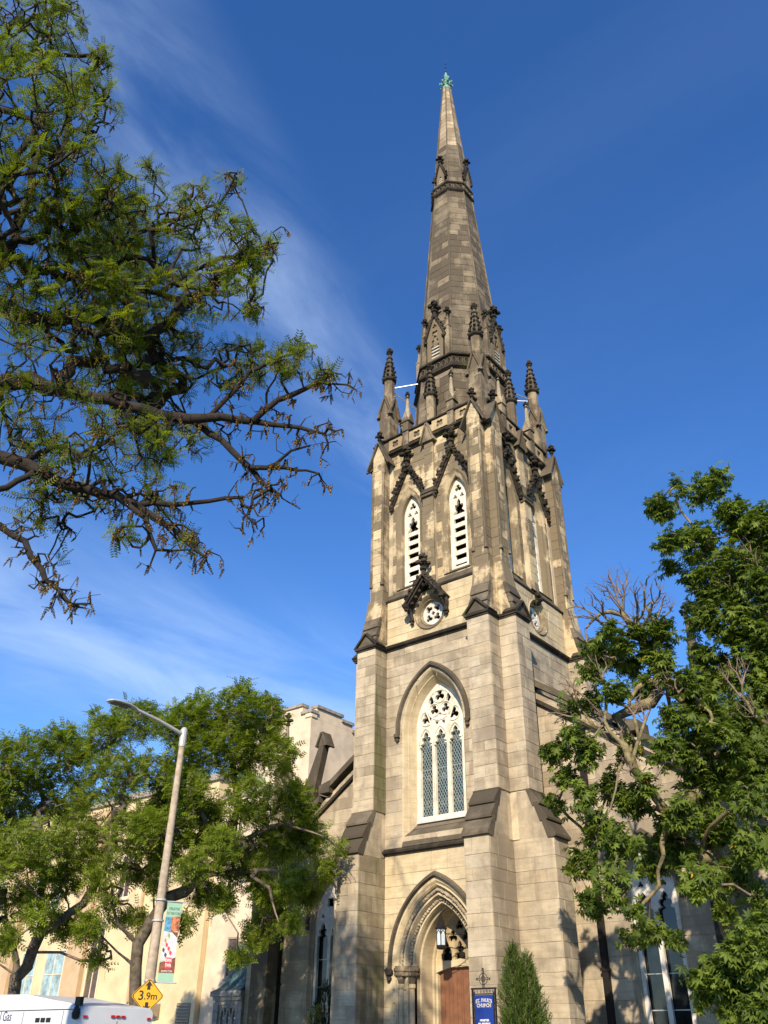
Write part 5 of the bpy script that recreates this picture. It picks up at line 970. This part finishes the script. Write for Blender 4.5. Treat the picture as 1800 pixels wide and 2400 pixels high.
R2_B=[(9.96,-4.69,15.81,0.42),(10.9,-5.57,15.6,0.35),(11.31,-4.44,16.02,0.44),(12.18,-5.83,15.23,0.31),(10.66,-6.12,13.69,0.41),(10.12,-5.26,13.42,0.18),(11.06,-5.11,14.01,0.67),(12.2,-5.05,14.33,0.66),(12.91,-5.07,13.78,0.7),(10.99,-4.94,12.73,0.66),(12.09,-5.03,12.74,0.87),(10.54,-4.84,11.85,0.45),(11.28,-5.08,11.55,0.75),(11.99,-4.77,11.09,0.79),(11.5,-4.75,9.9,0.78),(10.63,-4.28,10.37,0.52),(11.46,-4.41,8.75,0.71),(11.14,-5.33,8.79,0.54),(12.77,-3.99,12.17,0.93),(12.27,-4.2,9.77,0.89),(11.74,-5.91,7.38,0.65),(10.82,-4.79,7.68,0.54),(10.23,-4.79,7.46,0.49),(10.45,-4.86,10.72,0.41),(10.2,-5.0,9.77,0.45),(11.93,-4.86,7.48,0.72)]
R2_D=[(12.17,-5.38,13.09,0.58),(12.41,-5.26,12.28,0.45),(11.64,-5.51,12.55,0.35),(11.43,-5.78,9.94,0.43),(11.57,-5.93,8.86,0.42)]
R3_L=[[(13.4,-9.2,0.0),(13.2,-9.3,1.2),(12.6,-9.4,2.4)],[(13.2,-9.3,1.2),(12.2,-9.4,2.2)]]
R3_B=[(11.8,-9.94,3.14,0.36),(11.8,-8.77,3.52,0.32),(11.06,-9.58,2.79,0.26),(10.63,-9.25,2.68,0.18),(11.3,-8.59,2.63,0.36),(11.17,-9.37,2.19,0.26),(11.93,-9.19,2.85,0.38),(11.87,-9.93,2.17,0.29)]
# ------------------------------------------------------------------ trees
def grow(limbs, blobs, n_attr, seed, bf=.35, rough=.12, seg=.45, dead=(), n_dead=0, bfd=2.6, wp=1.9):
    """limbs: polylines (first one is the trunk); every attractor point is then joined to the nearest part of the tree"""
    rs = np.random.RandomState(seed); P = []; par = []; pl = []; isdead = []
    def addn(p, q): 
        P.append(np.asarray(p, float)); par.append(q); pl.append(0 if q < 0 else pl[q]+np.linalg.norm(P[-1]-P[q])); isdead.append(False); return len(P)-1
    def path(a, b, q, jit):
        d = np.asarray(b)-np.asarray(a); L = np.linalg.norm(d); k = max(1, int(L/seg))
        for i in range(1, k+1):
            p = np.asarray(a)+d*i/k+(rs.normal(0, 1, 3)*jit*min(L/k, seg) if i < k else 0); q = addn(p, q)
        return q
    for li, L in enumerate(limbs):
        if li == 0: q = addn(L[0], -1); s = 1
        else:
            A = np.array(P); dd = np.linalg.norm(A-np.array(L[0]), axis=1); q = int(dd.argmin()); s = 0
            if dd[q] < .12: s = 1
        for p in L[s:]: q = path(P[q], p, q, .10)
    n_limb = len(P)
    def sample(bl, n):
        w = np.array([b[3]**wp for b in bl]); idx = rs.choice(len(bl), n, p=w/w.sum()); B = np.array(bl)[idx]
        v = rs.normal(0, 1, (n, 3)); v /= np.linalg.norm(v, axis=1)[:, None]; return B[:, :3]+v*(rs.uniform(.15, 1, n)**.5*B[:, 3])[:, None]
    A = sample(blobs, n_attr); dflag = np.zeros(len(A), bool)
    if n_dead: A = np.vstack([A, sample(dead, n_dead)]); dflag = np.concatenate([dflag, np.ones(n_dead, bool)])
    PA = np.array(P); best = np.full(len(A), 1e9); bi = np.zeros(len(A), int)
    for j in range(len(P)):
        c = np.linalg.norm(A-PA[j], axis=1)+np.where(dflag, bfd, bf)*pl[j]*.25; u = c < best; best[u] = c[u]; bi[u] = j
    alive = np.ones(len(A), bool)
    for _ in range(len(A)):
        j = int(np.where(alive, best, 1e9).argmin()); alive[j] = False; k0 = len(P); path(P[bi[j]], A[j], bi[j], rough*(.45 if dflag[j] else 1))
        for k in range(k0, len(P)):
            isdead[k] = bool(dflag[j]); c = np.linalg.norm(A-P[k], axis=1)+np.where(dflag, bfd, bf)*pl[k]*.25+(dflag != dflag[j])*3; u = c < best; best[u] = c[u]; bi[u] = k
    P = np.array(P); par = np.array(par); n = len(P); ndesc = np.zeros(n)
    acc = np.zeros(n); E = 2.3
    child = np.zeros(n, int)
    for i in range(n-1, 0, -1): child[par[i]] += 1
    return P, par, child, n_limb, np.array(isdead)
def radii(P, par, child, tip, E=2.35, nl=0, lr=0):
    n = len(P); acc = np.zeros(n)
    for i in range(n-1, -1, -1):
        if child[i] == 0: acc[i] = tip**E
        acc[i] = max(acc[i], tip**E)
        if par[i] >= 0: acc[par[i]] += acc[i]
    if lr:
        low = np.zeros(n)
        for i in range(nl-1, -1, -1):          # traced limbs keep a taper of their own
            low[i] = max(low[i], tip*1.5)
            if par[i] >= 0: low[par[i]] = max(low[par[i]], min(lr, low[i]*1.15+.004))
        acc = np.maximum(acc, low**E)
    return acc**(1/E)
def branch_mesh(name, P, par, r, sel, ns=6):
    idx = np.where(sel & (par >= 0))[0]; a = P[par[idx]]; b = P[idx]; ra = np.minimum(r[par[idx]], r[idx]*1.35); rb = r[idx]
    d = b-a; d /= np.maximum(np.linalg.norm(d, axis=1), 1e-6)[:, None]; h = np.where(np.abs(d[:, 2:3]) < .9, [[0, 0, 1.]], [[1., 0, 0]]); u = np.cross(d, h); u /= np.linalg.norm(u, axis=1)[:, None]; v = np.cross(d, u)
    b = b+d*rb[:, None]*.5
    th = 2*pi*np.arange(ns)/ns; ring = u[:, None, :]*np.cos(th)[None, :, None]+v[:, None, :]*np.sin(th)[None, :, None]
    V = np.concatenate([a[:, None]+ring*ra[:, None, None], b[:, None]+ring*rb[:, None, None]], 1).reshape(-1, 3)
    m = len(idx); base = (np.arange(m)*2*ns)[:, None, None]; j = np.arange(ns); q = np.stack([j, (j+1) % ns, ns+(j+1) % ns, ns+j], 1)[None]
    return quads(name, V, (base+q).reshape(-1, 4), np.full(m*ns, .5), True)
def quads(name, V, Q, tint, smooth=False):
    me = bpy.data.meshes.new(name); me.vertices.add(len(V)); me.vertices.foreach_set('co', np.ascontiguousarray(V, np.float32).ravel())
    me.loops.add(Q.size); me.loops.foreach_set('vertex_index', np.ascontiguousarray(Q, np.int32).ravel()); me.polygons.add(len(Q)); me.polygons.foreach_set('loop_start', np.arange(0, Q.size, 4, dtype=np.int32))
    if smooth: me.polygons.foreach_set('use_smooth', np.ones(len(Q), bool))
    a = me.attributes.new('tint', 'FLOAT', 'FACE'); a.data.foreach_set('value', np.ascontiguousarray(tint, np.float32)); me.update(calc_edges=True); me.validate(); return me
def scatter(name, tv, tq, pos_, fwd, upv, scl, rs, tint=None):
    """copies of a small leaf template (tv verts, tq quads): x along fwd, z roughly along upv"""
    f = fwd/np.linalg.norm(fwd, axis=1)[:, None]; s = np.cross(upv, f); s /= np.maximum(np.linalg.norm(s, axis=1), 1e-6)[:, None]; u = np.cross(f, s)
    V = pos_[:, None]+scl[:, None, None]*(tv[None, :, 0:1]*f[:, None]+tv[None, :, 1:2]*s[:, None]+tv[None, :, 2:3]*u[:, None])
    n = len(pos_); Q = (np.arange(n)*len(tv))[:, None, None]+tq[None]
    t = np.repeat(rs.beta(2.2, 2.2, n) if tint is None else tint, len(tq)); return quads(name, V.reshape(-1, 3), Q.reshape(-1, 4), t)
def locust_leaf(pairs, L=1., lw=.055, ll=.17, droop=.25):
    V = []; Q = []
    for i in range(pairs):
        x = L*(i+.8)/(pairs+.3); z = -droop*x*x
        for s in (-1, 1):
            k = len(V); e = ll*(1-.35*abs(i/(pairs-1)-.45)); V += [(x, 0, z), (x+.45*lw*1.6, s*e*.5, z-.02-.1*e), (x+.10, s*e, z-.25*e), (x-.9*lw+.05, s*e*.5, z-.02-.1*e)]; Q.append((k, k+1, k+2, k+3))
    k = len(V); w = .008 if pairs > 5 else .02; V += [(0, -w, 0), (L*.5, -w, -droop*.25), (L*.5, w, -droop*.25), (0, w, 0), (L, 0, -droop), (L*.99, w*.4, -droop)]; Q += [(k, k+1, k+2, k+3), (k+1, k+4, k+5, k+2)]
    return np.array(V), np.array(Q)
def palm_leaf(n=7):
    V = []; Q = []
    for i in range(n):
        a = R(-105+210*i/(n-1)); L = 1-.38*abs(i/(n-1)-.5)*2; c, s = cos(a), sin(a); w = .19*L
        P = lambda x, y, z: (x*c-y*s, x*s+y*c, z)
        k = len(V); V += [P(.02, 0, 0), P(.55*L, -w, -.10*L), P(.62*L, 0, -.02*L), P(.55*L, w, -.10*L), P(L, -.0, -.42*L), P(L*.999, .004, -.42*L)]
        Q += [(k, k+1, k+4, k+2), (k, k+2, k+5, k+3)]
    return np.array(V), np.array(Q)
def twig_leaves(P, par, r, sel, per, rs, spread, up=.3):
    """points and directions for leaves along the thin edges of the tree"""
    idx = np.where(sel)[0]; idx = np.repeat(idx, per); t = rs.uniform(0, 1, len(idx))[:, None]
    p = P[par[idx]]*(1-t)+P[idx]*t; d = P[idx]-P[par[idx]]; d /= np.maximum(np.linalg.norm(d, axis=1), 1e-6)[:, None]
    v = rs.normal(0, 1, (len(idx), 3)); v[:, 2] = v[:, 2]*.6+up; fw = d*.7+v/np.linalg.norm(v, axis=1)[:, None]*spread
    return p, fw, idx
M['bark'] = plain('dark_bark', (.026, .020, .015), .95, 0, .3, 7, .9); M['bark2'] = plain('grey_bark', (.12, .10, .075), .95, 0, .3, 6, .9); M['lichen'] = plain('lichen_bark', (.20, .165, .085), .95, 0, .35, 5, .9); M['drytwig'] = plain('dry_twig', (.20, .15, .115), .9, 0, .2, 9)
M['locust'] = leafmat('locust_leaf', (.055, .085, .010), (.24, .29, .030), .5, (1.7, 1.75, .45)); M['locust2'] = leafmat('street_locust_leaf', (.075, .110, .014), (.32, .405, .045), .45, (1.65, 1.7, .5))
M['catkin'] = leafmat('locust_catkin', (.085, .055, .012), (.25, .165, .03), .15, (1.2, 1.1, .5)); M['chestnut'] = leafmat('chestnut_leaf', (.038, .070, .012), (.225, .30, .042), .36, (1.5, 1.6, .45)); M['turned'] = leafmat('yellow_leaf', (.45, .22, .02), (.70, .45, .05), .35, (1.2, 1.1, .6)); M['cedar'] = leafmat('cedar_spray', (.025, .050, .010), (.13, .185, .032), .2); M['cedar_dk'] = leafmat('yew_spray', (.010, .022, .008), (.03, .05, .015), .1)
def make_tree(name, label, limbs, blobs, n_attr, seed, tip, leaf, lmat, per, lsize, group=None, bf=.35, bark='bark', thin=2.2, spread=.9, up=.3, dead=(), n_dead=0, ns=6, trunk_r=None, extra=None, seg=.45, rough=.12, bare=0., lr=0., jit=0., bfd=2.6, wp=1.9, face=.7, zkeep=None):
    rs = np.random.RandomState(seed+900); P, par, child, nl, dd = grow(limbs, blobs, n_attr, seed, bf, rough, seg, dead, n_dead, bfd, wp); r = radii(P, par, child, tip, nl=nl, lr=lr)
    if trunk_r: r = np.where(r > .5*r[0], r*1., r); r = r*np.where(r > tip*4, np.interp(r, [tip*4, r[0]], [1, trunk_r/r[0]]), 1)
    r = np.where(child == 0, r*.35, r)
    T = thing(name, label, 'tree', tuple(limbs[0][0]), group)
    big = r > tip*3.2
    put('trunk', branch_mesh('trunk', P, par, r, big, 9), M[bark], T); put('twigs', branch_mesh('twigs', P, par, r, ~big, ns-2), M['bark' if bark == 'bark' else 'drytwig'], T, 'stuff')
    sel = (r < tip*thin) & (par >= 0) & ~dd; sel &= rs.uniform(0, 1, len(P)) > bare
    if zkeep: sel &= rs.uniform(0, 1, len(P)) < np.interp(P[:, 2], zkeep[:2], zkeep[2:])
    p, fw, idx = twig_leaves(P, par, r, sel, per, rs, spread, up); B_ = np.array(blobs); ctr = (B_[:, :3]*B_[:, 3:]**3).sum(0)/(B_[:, 3]**3).sum(); ctr[2] -= 1.5
    ow = p-ctr; ow /= np.maximum(np.linalg.norm(ow, axis=1), 1e-6)[:, None]        # blades turn outwards to the light
    upv = np.tile([0, 0, .75], (len(p), 1))+ow*face+rs.normal(0, .42, (len(p), 3)); p = p+rs.normal(0, jit, p.shape)
    put('crown', scatter('crown', leaf[0], leaf[1], p, fw, upv, lsize*rs.uniform(.5, 1.25, len(p)), rs), M[lmat], T, 'stuff')
    if extra: extra(T, P, par, r, sel, rs)
    return T
def catkins(T, P, par, r, sel, rs):      # hanging pollen catkins and pods among the leaves
    thin_ = (r < np.median(r)*1.6) & (par >= 0)
    p, fw, idx = twig_leaves(P, par, r, thin_, 2, rs, .5, 0); keep = rs.uniform(0, 1, len(p)) < .42; p = p[keep]; n = len(p)
    fw = rs.normal(0, .35, (n, 3))+[0, 0, -1]; V = []; Q = []
    for i in range(5):
        for j in range(3):
            a = j*2*pi/3+i; rr = .16*(1-.12*i); k = len(V); x = .05+i*.2; V += [(x, 0, 0), (x+.12, rr*cos(a), rr*sin(a)), (x+.26, rr*.5*cos(a+.8), rr*.5*sin(a+.8)), (x+.12, rr*cos(a+1.3), rr*sin(a+1.3))]; Q.append((k, k+1, k+2, k+3))
    put('catkins', scatter('catkins', np.array(V), np.array(Q), p, fw, np.tile([1., 0, 0], (n, 1)), .13*rs.uniform(.6, 1.4, n), rs), M['catkin'], T, 'stuff')
fg_trunk = [(3.9, -24.3, 0), (3.95, -24.25, 3), (4.1, -24.1, 6), (4.3, -24.0, 9), (4.6, -23.9, 12), (5.0, -23.8, 15), (5.6, -23.6, 17)]
make_tree('locust_tree', 'near locust tree with dark limbs and brown catkins filling upper left corner', [fg_trunk]+FG_L, FG_B, 3000, 11, .0095, locust_leaf(7, 1., .085, .25), 'locust', 7, .25, None, .25, 'bark', 1.9, .85, .3, FG_B+[(x, y, z, .33) for L_ in FG_L for (x, y, z) in L_[1:]], 3400, bfd=.4, wp=1.35, face=.3, zkeep=(8., 13.5, .36, .58), ns=6, trunk_r=.24, extra=catkins, seg=.22, rough=.20, bare=.0, lr=.042, jit=.03)
make_tree('street_tree', 'locust street tree behind the lamp pole, nearer the church', T1_L, T1_B, 2000, 21, .013, locust_leaf(4, 1., .13, .30, .35), 'locust2', 13, .31, 'locust trees along the far pavement', .3, 'bark2', 1.9, .9, .15, ns=6, trunk_r=.19, seg=.4, rough=.14, bare=.05, lr=.06, jit=.10)
make_tree('street_tree', 'locust street tree at far left edge, forked low over the van', T2_L, T2_B, 2100, 22, .013, locust_leaf(4, 1., .13, .30, .35), 'locust2', 13, .31, 'locust trees along the far pavement', .3, 'bark2', 1.9, .9, .15, ns=6, trunk_r=.19, seg=.4, rough=.14, bare=.05, lr=.06, jit=.10)
def turned(T, P, par, r, sel, rs):
    p, fw, idx = twig_leaves(P, par, r, sel, 1, rs, .6, -.5); k = rs.choice(len(p), 26, replace=False); L = palm_leaf(5)
    put('turned_leaves', scatter('turned_leaves', L[0], L[1], p[k], fw[k], np.tile([0, 0, 1.], (26, 1)), rs.uniform(.14, .24, 26), rs), M['turned'], T, 'stuff')
make_tree('chestnut_tree', 'chestnut tree with gnarled lichened dead limbs in front of the nave', R1_L, R1_B, 1500, 31, .009, palm_leaf(6), 'chestnut', 9, .175, None, .3, 'lichen', 2.0, .8, -.25, R1_D, 1000, trunk_r=.24, extra=turned, seg=.33, rough=.16, bare=.14, lr=.11, jit=.09)
make_tree('chestnut_tree', 'taller dense chestnut tree at the right edge of the photo', R2_L, R2_B, 1300, 32, .009, palm_leaf(6), 'chestnut', 11, .185, None, .3, 'lichen', 2.0, .8, -.25, R2_D, 260, trunk_r=.24, seg=.33, rough=.15, lr=.07, jit=.12)
make_tree('chestnut_sapling', 'low leafy chestnut sapling in the bottom right corner', R3_L, R3_B, 520, 33, .009, palm_leaf(6), 'chestnut', 12, .185, None, .3, 'lichen', 2.0, .8, -.25, trunk_r=.07, seg=.33, jit=.1)
# conifers by the church wall
def conifer(name, label, x, y, tips, rad, H, n, mat, seed):
    T = thing(name, label, 'shrub', (x, y, 0)); rs = np.random.RandomState(seed); Ps = []; Ds = []
    b = MB(); 
    for (dx, dy, h) in tips: b.tube([(x, y, 0), (x+dx*.6, y+dy*.6, h*.5), (x+dx, y+dy, h)], [.05, .035, .01], 6)
    b.link('trunk', 'bark', T)
    for (dx, dy, h) in tips:
        m_ = n//len(tips); t = rs.beta(1.15, 1.5, m_); a = rs.uniform(0, 2*pi, m_); lob = 1+.26*np.sin(a*3+t*11)+.22*np.sin(a*5-t*19)+.16*np.sin(a*9+t*43)
        rr = rad*np.minimum(1, (1-t)*1.55)**.85*lob*rs.uniform(.35, 1.0, m_)**.45; z = .1+t*(h-.1)
        Ps.append(np.stack([x+dx*t+rr*np.cos(a), y+dy*t+rr*np.sin(a), z], 1)); Ds.append(np.stack([np.cos(a)*.55, np.sin(a)*.55, np.full(m_, .9)], 1)+rs.normal(0, .3, (m_, 3)))
    P = np.vstack(Ps); D = np.vstack(Ds); V = []; Q = []
    for i in range(5):
        s = (-1, 1)[i % 2]; k = len(V); X = .12+i*.16; V += [(X, 0, 0), (X+.16, s*.10, .02), (X+.36, s*.16, 0), (X+.18, s*.02, -.02)]; Q.append((k, k+1, k+2, k+3))
    k = len(V); V += [(0, -.03, 0), (.6, -.03, 0), (1.0, 0, .02), (.6, .03, 0)]; Q.append((k, k+1, k+2, k+3))
    put('crown', scatter('crown', np.array(V), np.array(Q), P, D, rs.normal(0, 1, (len(P), 3)), rs.uniform(.12, .24, len(P)), rs), M[mat], T, 'stuff'); return T
conifer('cedar_shrub', 'bright green two-tipped cedar beside the blue notice board', 4.72, -6.05, ((-.14, -.05, 3.86), (.20, .08, 3.66)), .56, 4, 8000, 'cedar', 3)
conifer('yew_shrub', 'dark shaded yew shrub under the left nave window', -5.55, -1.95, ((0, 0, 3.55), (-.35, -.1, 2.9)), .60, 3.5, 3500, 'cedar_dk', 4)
